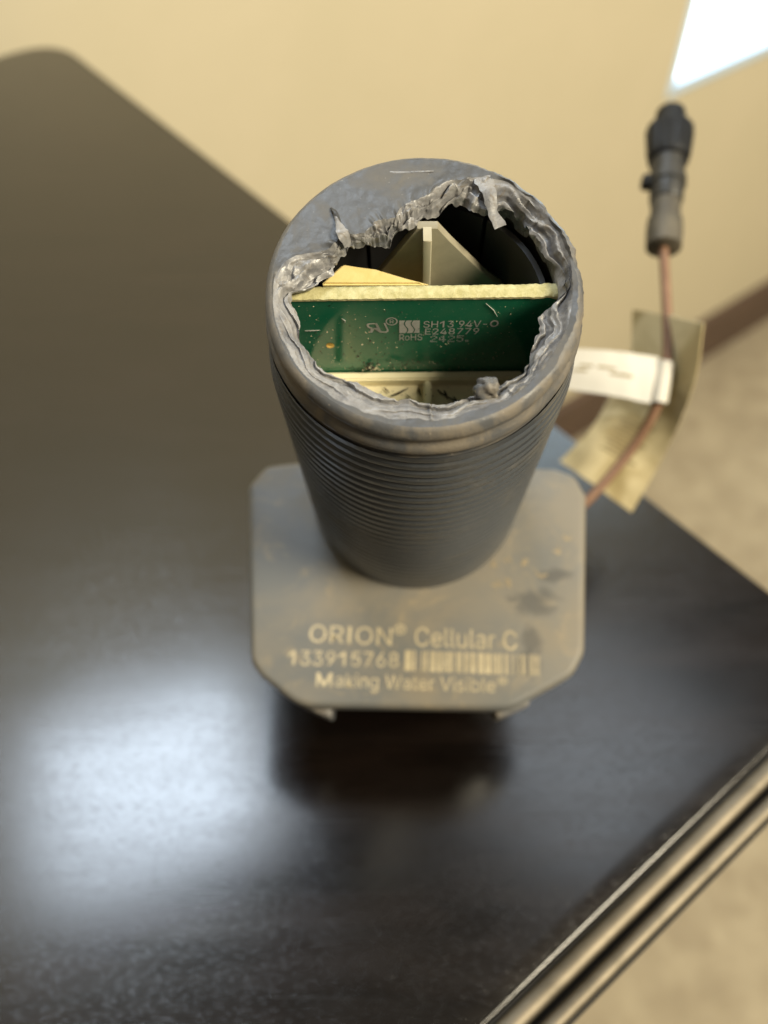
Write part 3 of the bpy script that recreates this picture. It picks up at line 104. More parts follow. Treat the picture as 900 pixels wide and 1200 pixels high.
# ------------------------------------------------------------------ materials
def mat(name, base, rough=0.5, metal=0.0, spec=0.5):
    m = bpy.data.materials.new(name); m.use_nodes = True
    b = m.node_tree.nodes['Principled BSDF']
    b.inputs['Base Color'].default_value = (*base, 1); b.inputs['Roughness'].default_value = rough
    b.inputs['Metallic'].default_value = metal; b.inputs['Specular IOR Level'].default_value = spec
    return m
class N:
    """tiny node helper"""
    def __init__(s, m):
        s.m = m; s.t = m.node_tree; s.n = s.t.nodes; s.l = s.t.links; s.b = s.n['Principled BSDF']
    def new(s, typ, **kw):
        n = s.n.new(typ)
        for k, v in kw.items():
            if k in n.inputs: n.inputs[k].default_value = v
            else: setattr(n, k, v)
        return n
    def coord(s, scale=(1, 1, 1), rot=(0, 0, 0), loc=(0, 0, 0)):
        c = s.n.new('ShaderNodeTexCoord'); mp = s.n.new('ShaderNodeMapping')
        mp.inputs['Scale'].default_value = scale; mp.inputs['Rotation'].default_value = rot; mp.inputs['Location'].default_value = loc
        s.l.new(c.outputs['Object'], mp.inputs['Vector']); return mp.outputs[0]
    def noise(s, vec, scale, detail=4, rough=0.55, dist=0.0):
        n = s.new('ShaderNodeTexNoise'); n.inputs['Scale'].default_value = scale; n.inputs['Detail'].default_value = detail
        n.inputs['Roughness'].default_value = rough; n.inputs['Distortion'].default_value = dist
        s.l.new(vec, n.inputs['Vector']); return n.outputs['Fac']
    def ramp(s, fac, lo, hi, a=0.0, b=1.0):
        r = s.n.new('ShaderNodeMapRange'); r.inputs['From Min'].default_value = lo; r.inputs['From Max'].default_value = hi
        r.inputs['To Min'].default_value = a; r.inputs['To Max'].default_value = b
        s.l.new(fac, r.inputs['Value']); return r.outputs[0]
    def mix(s, fac, a, b):
        x = s.n.new('ShaderNodeMix'); x.data_type = 'RGBA'
        for i, v in ((6, a), (7, b)):
            if isinstance(v, tuple): x.inputs[i].default_value = (*v, 1)
            else: s.l.new(v, x.inputs[i])
        if isinstance(fac, float): x.inputs[0].default_value = fac
        else: s.l.new(fac, x.inputs[0])
        return x.outputs[2]
    def math(s, op, a, b):
        x = s.n.new('ShaderNodeMath'); x.operation = op
        for i, v in ((0, a), (1, b)):
            if isinstance(v, (int, float)): x.inputs[i].default_value = v
            else: s.l.new(v, x.inputs[i])
        return x.outputs[0]
    def base(s, c): s.l.new(c, s.b.inputs['Base Color'])
    def rough(s, c): s.l.new(c, s.b.inputs['Roughness'])
    def bump(s, h, dist, strength=1.0):
        b = s.n.new('ShaderNodeBump'); b.inputs['Distance'].default_value = dist; b.inputs['Strength'].default_value = strength
        s.l.new(h, b.inputs['Height']); s.l.new(b.outputs[0], s.b.inputs['Normal'])

GRAIN = math.atan2(EDGE_B[0][1] - EDGE_B[1][1], EDGE_B[0][0] - EDGE_B[1][0])
def m_desk():
    m = mat('dark_laminate', (0.010, 0.0085, 0.008), 0.36, 0.0, 0.82); k = N(m)
    v = k.coord((110, 1000, 1), (0, 0, -GRAIN)); pores = k.noise(v, 4.0, 2, 0.5, 0.0)
    p = k.ramp(pores, 0.60, 0.72, 1.0, 0.0)
    v2 = k.coord((6, 30, 1), (0, 0, -GRAIN)); g = k.noise(v2, 3.0, 5, 0.6, 0.6)
    v3 = k.coord((1, 1, 1)); sm = k.noise(v3, 22, 5, 0.6, 0.8)
    k.base(k.mix(k.ramp(g, 0.35, 0.7), (0.0018, 0.0011, 0.0008), (0.0055, 0.0031, 0.0021)))
    wipe = k.noise(k.coord((5, 38, 1), (0, 0, -GRAIN - 0.5)), 4, 6, 0.7, 1.2); scr = k.noise(k.coord((14, 900, 1), (0, 0, -GRAIN + 0.35)), 1.0, 3, 0.5)
    extra = k.math('ADD', k.ramp(wipe, 0.42, 0.66, 0.0, 0.03), k.ramp(scr, 0.66, 0.74, 0.0, 0.10))
    k.rough(k.math('ADD', k.math('ADD', k.ramp(sm, 0.3, 0.7, 0.165, 0.22), extra), k.ramp(g, 0.4, 0.7, 0.0, 0.03)))
    k.bump(p, 0.000017, 0.6)
    return m
def m_plastic(name, base, dust, rough, lo, hi, scale=60, bump=0.00003):
    """moulded plastic with dust caught on it in uneven patches"""
    m = mat(name, base, rough); k = N(m)
    v = k.coord(); a = k.noise(v, scale, 6, 0.62, 0.6); f = k.noise(v, scale * 14, 4, 0.6)
    s = k.noise(v, 2600, 2, 0.5)
    c = k.mix(k.ramp(a, lo, hi), base, dust)
    c = k.mix(k.ramp(s, 0.70, 0.78, 0.0, 0.55), c, tuple(min(1, x * 1.8 + .08) for x in dust))
    k.base(c); k.rough(k.ramp(a, lo, hi, rough, min(1, rough + 0.3)))
    k.bump(k.math('ADD', f, k.math('MULTIPLY', a, 0.7)), bump, 0.7)
    return m
def m_torn():
    m = mat('torn_plastic', (0.36, 0.35, 0.36), 0.45); k = N(m)
    v = k.coord(); a = k.noise(v, 190, 6, 0.65, 1.0); f = k.noise(v, 1500, 4, 0.6); d = k.noise(v, 480, 5, 0.7, 1.5)
    c = k.mix(k.ramp(a, 0.38, 0.62), (0.11, 0.112, 0.122), (0.25, 0.244, 0.242))
    c = k.mix(k.ramp(d, 0.54, 0.68, 0, 0.75), c, (0.13, 0.105, 0.075))
    ge = k.n.new('ShaderNodeNewGeometry'); c = k.mix(k.ramp(ge.outputs['Pointiness'], 0.515, 0.55, 0, 0.5), c, (0.38, 0.372, 0.365))
    k.base(c); k.rough(k.ramp(d, 0.4, 0.7, 0.24, 0.65)); k.bump(k.math('ADD', k.math('MULTIPLY', f, 0.5), k.math('MULTIPLY', d, 2.0)), 0.00007, 0.7)
    return m
def m_flange():
    m = mat('dusty_grey_housing', (0.2, 0.17, 0.12), 0.6); k = N(m)
    v = k.coord(); a = k.noise(v, 38, 6, 0.6, 0.8); f = k.noise(v, 900, 4, 0.6); b = k.noise(v, 130, 5, 0.65, 1.2)
    c = k.mix(k.ramp(a, 0.38, 0.62), (0.122, 0.125, 0.122), (0.176, 0.156, 0.122))
    c = k.mix(k.ramp(b, 0.55, 0.72, 0, 0.7), c, (0.25, 0.205, 0.135)); st = k.noise(k.coord((1, 5, 1), (0, 0, 0.5)), 60, 5, 0.65, 0.5); c = k.mix(k.ramp(st, 0.58, 0.74, 0, 0.3), c, (0.09, 0.088, 0.083))
    # scuffed dark patches, rubbed through the dust
    for (x, y, rx, ry) in ((0.0282, -0.0288, 0.0058, 0.0034), (0.0335, -0.0225, 0.0042, 0.0018), (0.0255, -0.0440, 0.0030, 0.0035), (0.0270, -0.0380, 0.0025, 0.0035)):
        mp = k.coord((1 / rx, 1 / ry, 0), (0, 0, 0), (-x / rx, -y / ry, 0))
        ln = k.n.new('ShaderNodeVectorMath'); ln.operation = 'LENGTH'; k.l.new(mp, ln.inputs[0])
        d = k.math('ADD', ln.outputs['Value'], k.ramp(b, 0.3, 0.7, -0.5, 0.5))
        c = k.mix(k.ramp(d, 1.15, 0.55, 0, 0.75), c, (0.060, 0.058, 0.055))
    k.base(c); k.rough(k.ramp(a, 0.3, 0.7, 0.42, 0.62)); k.bump(k.math('ADD', f, b), 0.00004, 0.6)
    return m
def m_noise(name, c0, c1, scale, rough, bump=0.0, metal=0.0, lo=0.35, hi=0.65):
    m = mat(name, c0, rough, metal); k = N(m); v = k.coord(); a = k.noise(v, scale, 6, 0.6, 0.5)
    k.base(k.mix(k.ramp(a, lo, hi), c0, c1))
    if bump: k.bump(k.noise(v, scale * 6, 4, 0.6), bump, 0.7)
    return m
def m_board():
    m = mat('green_solder_mask', (0.008, 0.085, 0.045), 0.30); k = N(m); v = k.coord()
    a = k.noise(v, 120, 5, 0.6, 0.8); s = k.noise(v, 1500, 3, 0.6)
    c = k.mix(k.ramp(a, 0.35, 0.7), (0.014, 0.19, 0.10), (0.035, 0.20, 0.11))
    c = k.mix(k.ramp(s, 0.64, 0.70, 0, 0.6), c, (0.36, 0.36, 0.27)); s2 = k.noise(v, 520, 3, 0.6); c = k.mix(k.ramp(s2, 0.66, 0.72, 0, 0.7), c, (0.012, 0.03, 0.018))
    k.base(c); k.rough(k.ramp(a, 0.3, 0.7, 0.07, 0.15))
    return m
def m_emit(name, color, strength):
    m = bpy.data.materials.new(name); m.use_nodes = True; b = m.node_tree.nodes['Principled BSDF']
    b.inputs['Base Color'].default_value = (0.8, 0.85, 0.9, 1)
    b.inputs['Emission Color'].default_value = (*color, 1); b.inputs['Emission Strength'].default_value = strength
    return m
M = dict(
    desk=m_desk(),
    trim=m_noise('champagne_metal', (0.15, 0.130, 0.100), (0.21, 0.182, 0.140), 140, 0.58, 0.00001, 1.0),
    seal=mat('black_rubber', (0.010, 0.009, 0.008), 0.7),
    wall=m_noise('beige_wall_paint', (0.57, 0.51, 0.365), (0.59, 0.525, 0.38), 9, 0.7, 0.0003),
    base=m_noise('brown_baseboard', (0.085, 0.055, 0.04), (0.11, 0.07, 0.05), 20, 0.5),
    carpet=m_noise('tan_carpet', (0.30, 0.245, 0.165), (0.40, 0.335, 0.23), 26, 0.95, 0.003),
    neck=m_plastic('dark_grey_threaded_plastic', (0.056, 0.064, 0.076), (0.105, 0.10, 0.09), 0.32, 0.52, 0.78, 90),
    cap=m_plastic('grey_cap_plastic', (0.060, 0.061, 0.064), (0.105, 0.098, 0.088), 0.45, 0.48, 0.72, 130, 0.00005),
    collar=m_plastic('grey_rim_plastic', (0.085, 0.088, 0.094), (0.17, 0.148, 0.118), 0.38, 0.44, 0.66, 150, 0.00008),
    torn=m_torn(), flange=m_flange(),
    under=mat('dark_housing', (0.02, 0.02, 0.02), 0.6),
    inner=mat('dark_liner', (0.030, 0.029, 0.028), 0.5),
    cream=m_noise('cream_moulded_plastic', (0.82, 0.74, 0.49), (0.86, 0.79, 0.55), 160, 0.45, 0.00003),
    gusset=m_noise('shaded_cream_plastic', (0.25, 0.225, 0.16), (0.31, 0.28, 0.20), 160, 0.5, 0.00003),  # cream plastic with the shade behind the board put into its colour
    rib=m_noise('half_shaded_cream_plastic', (0.38, 0.345, 0.245), (0.43, 0.39, 0.28), 160, 0.5),  # same cream, with less of that shade mixed into its colour
    worn=m_noise('worn_print', (0.24, 0.19, 0.115), (0.34, 0.27, 0.16), 500, 0.6),
    foam=m_noise('yellow_foam', (0.72, 0.56, 0.22), (0.80, 0.64, 0.29), 400, 0.8, 0.00006),
    board=m_board(),
    fibre=m_noise('cut_fibreglass', (0.36, 0.325, 0.14), (0.52, 0.48, 0.26), 900, 0.75, 0.00012),
    silk=m_noise('white_silkscreen', (0.50, 0.52, 0.48), (0.66, 0.67, 0.62), 700, 0.6),
    gold=mat('gold_pad', (0.85, 0.58, 0.18), 0.3, 1.0),
    print=m_noise('pale_print', (0.33, 0.285, 0.19), (0.47, 0.40, 0.265), 420, 0.6),
    dirt=mat('dark_splinter', (0.035, 0.025, 0.015), 0.8),
    cable=m_noise('red_brown_cable', (0.165, 0.085, 0.045), (0.22, 0.12, 0.07), 80, 0.6),
    black=mat('black_connector_plastic', (0.006, 0.0065, 0.008), 0.5, 0.0, 0.3),
    sleeve=m_noise('dusty_connector_plastic', (0.012, 0.0125, 0.013), (0.040, 0.037, 0.030), 120, 0.5),
    strain=m_noise('dusty_strain_relief', (0.055, 0.048, 0.036), (0.11, 0.095, 0.068), 120, 0.6),
    manila=m_noise('stained_manila', (0.36, 0.285, 0.14), (0.60, 0.52, 0.32), 55, 0.6, 0, 0, 0.38, 0.56),
    stain=mat('faded_print', (0.24, 0.19, 0.10), 0.7),
    white=m_noise('white_label_film', (0.50, 0.475, 0.42), (0.55, 0.525, 0.465), 60, 0.45),
    frame=mat('glow_fringe_frame', (0.55, 0.69, 0.86), 0.5),  # blue tint paints the soft glow fringe around the bright pane
    pane=m_emit('daylit_glass', (0.55, 0.80, 1.0), 3.4),
)
# ------------------------------------------------------------------ mesh helpers
def tag(o, label=None, cat=None, group=None, kind=None):
    for k, v in (('label', label), ('category', cat), ('group', group), ('kind', kind)):
        if v: o[k] = v
    return o
def link(name, me, material, parent=None, smooth=None):
    me.materials.clear(); me.materials.append(material)
    if smooth is not None:
        me.polygons.foreach_set('use_smooth', [True] * len(me.polygons))
        if smooth < 180: me.set_sharp_from_angle(angle=math.radians(smooth))
    o = bpy.data.objects.new(name, me); col.objects.link(o); o.parent = parent
    return o
def mesh(name, verts, faces, material, parent=None, smooth=None):
    me = bpy.data.meshes.new(name); me.from_pydata([tuple(map(float, v)) for v in verts], [], faces); me.update()
    return link(name, me, material, parent, smooth)
def bmobj(name, bm, material, parent=None, smooth=None):
    bmesh.ops.recalc_face_normals(bm, faces=bm.faces)
    me = bpy.data.meshes.new(name); bm.to_mesh(me); bm.free()
    return link(name, me, material, parent, smooth)
def grid_faces(nr, nc, wrap=True, flip=False):
    f = []
    for r in range(nr - 1):
        for c in range(nc if wrap else nc - 1):
            d = (c + 1) % nc; q = (r * nc + c, r * nc + d, (r + 1) * nc + d, (r + 1) * nc + c)
            f.append(q[::-1] if flip else q)
    return f
def prism(poly, z0, z1, bevel=0.0, seg=3, top_only=True):
    bm = bmesh.new(); vs = [bm.verts.new((x, y, z0)) for x, y in poly]
    f = bm.faces.new(vs); r = bmesh.ops.extrude_face_region(bm, geom=[f])
    top = [g for g in r['geom'] if isinstance(g, bmesh.types.BMVert)]
    for v in top: v.co.z = z1
    bmesh.ops.recalc_face_normals(bm, faces=bm.faces)
    if bevel:
        tv = set(top)
        es = [e for e in bm.edges if (e.verts[0] in tv and e.verts[1] in tv) or (not top_only and abs(e.verts[0].co.z - e.verts[1].co.z) < 1e-7)]
        bmesh.ops.bevel(bm, geom=es, offset=bevel, segments=seg, profile=0.5, affect='EDGES')
    return bm
def box(x0, x1, y0, y1, z0, z1, bevel=0.0):
    bm = bmesh.new(); bmesh.ops.create_cube(bm, size=1)
    for v in bm.verts: v.co = ((x0 + x1) / 2 + v.co.x * (x1 - x0), (y0 + y1) / 2 + v.co.y * (y1 - y0), (z0 + z1) / 2 + v.co.z * (z1 - z0))
    if bevel: bmesh.ops.bevel(bm, geom=list(bm.edges), offset=bevel, segments=2, affect='EDGES')
    return bm
def round_poly(pts, radii, seg=8):
    out = []
    n = len(pts)
    for i, p in enumerate(pts):
        p = Vector(p[:2]); a = Vector(pts[i - 1][:2]); b = Vector(pts[(i + 1) % n][:2]); r = radii[i] if isinstance(radii, (list, tuple)) else radii
        u = (a - p).normalized(); w = (b - p).normalized(); ang = u.angle(w); t = min(r / math.tan(ang / 2), (a - p).length * .48, (b - p).length * .48)
        s, e = p + u * t, p + w * t
        for k in range(seg + 1):
            q = k / seg; out.append(tuple((1 - q) ** 2 * s + 2 * q * (1 - q) * p + q * q * e))
    return out
def spline(pts, n):
    pts = [Vector(p) for p in pts]; P = [2 * pts[0] - pts[1]] + pts + [2 * pts[-1] - pts[-2]]; out = []
    m = len(pts) - 1
    for i in range(n + 1):
        u = min(i / n * m, m - 1e-6); k = int(u); t = u - k; a, b, c, d = P[k:k + 4]
        out.append(0.5 * ((2 * b) + (c - a) * t + (2 * a - 5 * b + 4 * c - d) * t * t + (3 * b - a - 3 * c + d) * t ** 3))
    return out
def tube(pts, radii, seg=16):
    pts = [Vector(p) for p in pts]; vs = []; up = Vector((0.3, 0.1, 1)).normalized()
    for i, p in enumerate(pts):
        t = (pts[min(i + 1, len(pts) - 1)] - pts[max(i - 1, 0)]).normalized()
        x = t.cross(up).normalized(); y = x.cross(t); r = radii[i] if isinstance(radii, (list, tuple)) else radii
        vs += [p + (x * math.cos(a) + y * math.sin(a)) * r for a in [2 * math.pi * k / seg for k in range(seg)]]
    f = grid_faces(len(pts), seg); f.append(list(range(seg))[::-1]); f.append(list(range(len(vs) - seg, len(vs))))
    return vs, f
def empty(name, loc=(0, 0, 0)):
    o = bpy.data.objects.new(name, None); col.objects.link(o); o.location = loc; o.empty_display_size = 0.01; return o
def text_data(s):
    x, vs, fs = 0.0, [], []
    for ch in s:
        if ch == ' ': x += SPACE; continue
        adv, gv, gf = GLYPH[ch]; i = len(vs); vs += [(x + a, b) for a, b in gv]; fs += [tuple(i + q for q in t) for t in gf]; x += adv
    return np.array(vs), fs
CAP = max(b for _, b in GLYPH['E'][1])
def fit_text(name, s, place, material, parent, shear=0.0, mirror=False, only_width=False):
    """letter the string so its ink fills width w and its capitals height h; place = (w, h, fn(u, v) -> 3D point)"""
    w, h, fn = place
    a, fs = text_data(s)
    u = (a[:, 0] - a[:, 0].min()) / np.ptp(a[:, 0]) * w; v = a[:, 1] / CAP * h
    if mirror: u = w - u; fs = [t[::-1] for t in fs]
    u = u + shear * v
    return mesh(name, [fn(p, q) for p, q in zip(u, v)], fs, material, parent)

rng = random.Random(7)
def nz(*p): return noise.noise(Vector(p))
def fbm(p, o=4): return noise.fractal(Vector(p), 0.9, 2.1, o)

# ------------------------------------------------------------------ setting: floor, wall, baseboard
FZ = -0.76
wd = Vector((*WALL_DIR, 0)); wn = Vector((-WALL_DIR[1], WALL_DIR[0], 0)); WA = Vector(WALL_A)     # wn points into the wall
def wallpt(s, d, z): p = WA + wd * s + wn * d; return (p.x, p.y, z)
tag(mesh('floor', [(-4, -4, FZ), (4, -4, FZ), (4, 4, FZ), (-4, 4, FZ)], [(0, 1, 2, 3)], M['carpet']), kind='structure')
s_win = (Vector(WIN) - WA).dot(wd); z_win = (WIN[2] + WINB[2]) / 2; WW, WH = 0.62, 1.05
def quadstrip(rects):
    vs, fs = [], []
    for (s0, s1, z0, z1) in rects:
        i = len(vs); vs += [wallpt(s0, 0, z0), wallpt(s1, 0, z0), wallpt(s1, 0, z1), wallpt(s0, 0, z1)]; fs.append((i, i + 1, i + 2, i + 3))
    return vs, fs
S0, S1, ZC = -3.0, 2.0, 1.9
vs, fs = quadstrip([(S0, s_win, FZ, ZC), (s_win + WW, S1, FZ, ZC), (s_win, s_win + WW, FZ, z_win), (s_win, s_win + WW, z_win + WH, ZC)])
tag(mesh('wall', vs, fs, M['wall']), kind='structure')
bb = []
for (d, z) in ((0, FZ), (-0.010, FZ), (-0.010, BASETOP - 0.004), (-0.006, BASETOP), (0, BASETOP)):
    bb += [wallpt(S0, d, z), wallpt(S1, d, z)]
tag(mesh('baseboard', bb, [(2 * i, 2 * i + 1, 2 * i + 3, 2 * i + 2) for i in range(4)], M['base']), kind='structure')
win = empty('window', wallpt(s_win + WW / 2, 0, z_win))
tag(win, 'bright white daylit window in the beige wall behind the connector', 'window')
inv = Matrix.Translation(-Vector(win.location))
def wbox(name, s0, s1, d0, d1, z0, z1, m):
    v = [Vector(wallpt(s, d, z)) - Vector(win.location) for s in (s0, s1) for d in (d0, d1) for z in (z0, z1)]
    return mesh(name, v, [(0, 1, 3, 2), (4, 6, 7, 5), (0, 4, 5, 1), (2, 3, 7, 6), (0, 2, 6, 4), (1, 5, 7, 3)], m, win)
e = 0.011
wbox('frame_bar', s_win, s_win + e, 0.001, 0.03, z_win, z_win + WH, M['frame']); wbox('frame_bar', s_win + WW - e, s_win + WW, 0.001, 0.03, z_win, z_win + WH, M['frame'])
wbox('frame_bar', s_win + e, s_win + WW - e, 0.001, 0.03, z_win, z_win + e, M['frame']); wbox('frame_bar', s_win + e, s_win + WW - e, 0.001, 0.03, z_win + WH - e, z_win + WH, M['frame'])
wbox('pane', s_win + e, s_win + WW - e, 0.010, 0.014, z_win + e, z_win + WH - e, M['pane'])

# ------------------------------------------------------------------ desk
A0, A1 = Vector(EDGE_A[0]), Vector(EDGE_A[1]); B0, B1 = Vector(EDGE_B[0]), Vector(EDGE_B[1])
da = (A0 - A1).normalized(); db = (B0 - B1).normalized()
def isect(p, d, q, e_):
    t = ((q - p).x * e_.y - (q - p).y * e_.x) / (d.x * e_.y - d.y * e_.x); return p + d * t
K = isect(A1, da, B1, db)                       # near corner, right of the frame
Cc = isect(A1, da, Vector(EDGE_C), Vector((0.80, 0.60)).normalized())
dc = -Vector((0.80, 0.60)).normalized()
desk = empty('desk', (0, 0, FZ)); tag(desk, 'dark espresso wood desk with rounded corner and champagne metal edge', 'desk')
dp = round_poly([K, Cc, Cc + dc * 1.1, K - db * 1.1], [0.012, 0.030, 0.03, 0.03], 10)
top = bmobj('desk_top', prism(dp, -0.028, 0.0, 0.0007, 3), M['desk'], desk, 40); top.location = (0, 0, -FZ)
# metal edge strip: two rounded ridges with a dark groove, swept along the near edge
nb = Vector((db.y, -db.x))
def sweep(name, prof, m, t0=-1.06, t1=0.0, parent=desk, smooth=60):
    n = len(prof); vv = []
    for t in (t0, t1):
        for (u, z) in prof: p = K + db * t + nb * u; vv.append((p.x, p.y, z - FZ))
    f = [(i, (i + 1) % n, n + (i + 1) % n, n + i) for i in range(n)] + [tuple(range(n))[::-1], tuple(range(n, 2 * n))]
    bm = bmesh.new(); V = [bm.verts.new(v) for v in vv]
    for q in f: bm.faces.new([V[i] for i in q])
    return bmobj(name, bm, m, parent, smooth)
def ridge(u0, u1, zt, zb):
    c, r = (u0 + u1) / 2, (u1 - u0) / 2
    return [(c - r * math.cos(a), zt - r * .8 + r * .8 * math.sin(a)) for a in [math.pi * i / 12 for i in range(13)]] + [(u1, zb), (u0, zb)]
sweep('edge_seal', [(0.0002, -0.0012), (0.0009, -0.0012), (0.0009, -0.026), (0.0002, -0.026)], M['seal'], smooth=20)
sweep('edge_backing', [(0.0058, -0.0045), (0.0118, -0.0045), (0.0118, -0.026), (0.0058, -0.026)], M['seal'], smooth=20)
sweep('edge_trim', ridge(0.0010, 0.0057, 0.0006, -0.026), M['trim'])
sweep('edge_trim', ridge(0.0072, 0.0108, -0.0008, -0.020), M['trim'])
for q in (0.09, 0.93):
    for w in (0.08, 0.9):
        p = K + (Cc - K) * q - db * w
        bm = box(p.x - .025, p.x + .025, p.y - .025, p.y + .025, 0.0, -FZ - 0.0285, 0.002); bmobj('leg', bm, M['seal'], desk)

# ------------------------------------------------------------------ the transmitter
dev = empty('meter_transmitter')
dev.matrix_world = Matrix(((*DEV_ROT[0], DEV_LOC[0]), (*DEV_ROT[1], DEV_LOC[1]), (*DEV_ROT[2], DEV_LOC[2]), (0, 0, 0, 1)))
tag(dev, 'grey plastic water meter transmitter with threaded neck and broken open top on desk', 'transmitter')
R, ZT, RI = 0.0235, 0.093, 0.0207
NA = 420
TH = np.arange(NA) / NA * 2 * math.pi - math.pi
def periodic(pts):
    p = sorted(pts); a = np.array([q[0] for q in p]); r = np.array([q[1] for q in p])
    a = np.concatenate([a - 2 * math.pi, a, a + 2 * math.pi]); r = np.concatenate([r, r, r])
    return lambda t: np.interp(t, a, r)
lip_f = periodic(LIP + [(0.93, 0.0226), (0.6, 0.0226), (0.2, 0.0224), (-0.3, 0.0221), (-0.9, 0.0222), (-1.5, 0.0224), (-2.2, 0.0225), (-2.8, 0.0225), (3.10, 0.0224)])
tear_f = periodic(TEAR)
def lip(t): return min(float(lip_f(t)) + 0.00035 * fbm((9 * math.cos(t), 9 * math.sin(t), 1.3)), 0.02272)
def chunk(t, n): u = t * n; i = math.floor(u); f = min(1, (u - i) * 3.0); a, b = noise.cell(Vector((i - 1, n, 0.5))), noise.cell(Vector((i, n, 0.5))); return (a + (b - a) * f) - 0.5
def tear(t): return (0.0011 * chunk(t, 4.6) + 0.0006 * chunk(t, 11.3)) * (1.0 if t > 0.0 else 0.4) + float(tear_f(t)) + (0.0005 if t > -0.75 else 0.0003) * fbm((8 * math.cos(t), 8 * math.sin(t), 5.1)) + 0.00018 * nz(26 * math.cos(t), 26 * math.sin(t), 2.2)
def roughside(t):                                  # how beaten the rim is: most on the right, least on the intact crescent
    return 0.14 + 0.86 * max(0.0, math.cos((t - 0.25) * 1.25)) if -1.0 < t < 1.5 else 0.14
# threaded wall, drawn in a little towards the rim at the sides and back
def front(t): return max(0.0, -math.sin(t))
def wall_r(t, z): k = min(1, max(0, (z - 0.074) / 0.012)); return 0.0256 - 0.0015 * k * k * (3 - 2 * k) * (1 - front(t)) + 0.0003 * math.cos(t)
PITCH = 0.0030; vs = []; zs = np.arange(0.001, 0.0866, 0.00030)
for z in zs:
    amp = 0.00068 * min(1, max(0, (z - 0.010) / 0.024)) * min(1, max(0.0, (0.0868 - z) / 0.002))
    for t in TH:
        ph = (z / PITCH + t / (2 * math.pi)) % 1.0
        saw = 1.0 if ph < 0.5 else (0.78 - ph) / 0.28 if ph < 0.78 else (ph - 0.78) / 0.22
        r = wall_r(t, z) - amp * (1 - saw ** 1.2) + 0.00005 * nz(60 * math.cos(t), 60 * math.sin(t), z * 400)
        vs.append((r * math.cos(t), r * math.sin(t), z))
neck = mesh('neck', vs, grid_faces(len(zs), NA), M['neck'], dev, 180)
# rim collar
prof = [(-0.0003, 0.0860), (-0.0006, 0.0867), (-0.0004, 0.0871), (-0.0001, 0.0875), (0.0, 0.0881), (-0.0001, 0.0887), (-0.0004, 0.0892), (-0.0008, 0.0896), (-0.0009, 0.0901), (-0.0007, 0.0906), (-0.0005, 0.0911), (-0.0005, 0.0917), (-0.0007, 0.0922), (-0.0010, 0.0926), (-0.0013, 0.0929), (-0.0016, ZT)]
vs = []
for i, (dr, z) in enumerate(prof):
    k = i / (len(prof) - 1)
    for t in TH:
        q = roughside(t); c, s = math.cos(t), math.sin(t)
        w = (noise.ridged_multi_fractal(Vector((5 * c, 5 * s, z * 420)), 1.0, 2.1, 4, 1.0, 2.0) - 1.2) * 0.00042 * q * k + 0.00020 * q * fbm((22 * c, 22 * s, z * 1500)) * min(1, 2 * k)
        zz = z + 0.0005 * q * k * fbm((5 * c, 5 * s, 8.0))
        r = wall_r(t, 0.0866) + dr - 0.0004 * front(t) * k + w; vs.append((r * c, r * s, zz))
rim_last = vs[-NA:]
mesh('rim_collar', vs, grid_faces(len(prof), NA), M['collar'], dev, 180)
# what is left of the end cap: flat crescent running to the broken lip
vs = []; NR = 26
for i in range(NR):
    k = i / (NR - 1)
    for j, t in enumerate(TH):
        c, s = math.cos(t), math.sin(t); x0, y0, z0 = rim_last[j]; r0 = math.hypot(x0, y0); r1 = min(lip(t), r0 - 0.0002); r = r0 + (r1 - r0) * k
        wide = min(1, (r0 - r1) / 0.004)
        z = z0 * (1 - k) + (ZT - 0.0002 + 0.0003 * fbm((4 * c * r / R, 4 * s * r / R, 3.0))) * k + 0.00005 * fbm((r * c * 900, r * s * 900, 0)) * wide
        if wide > 0.3 and k > 0.8: z += (k - 0.8) / 0.2 * 0.0006 * max(0, fbm((12 * c, 12 * s, 6.0)))
        vs.append((r * c, r * s, z))
lip_row = vs[-NA:]
mesh('end_cap', vs, grid_faces(NR, NA), M['cap'], dev, 180)
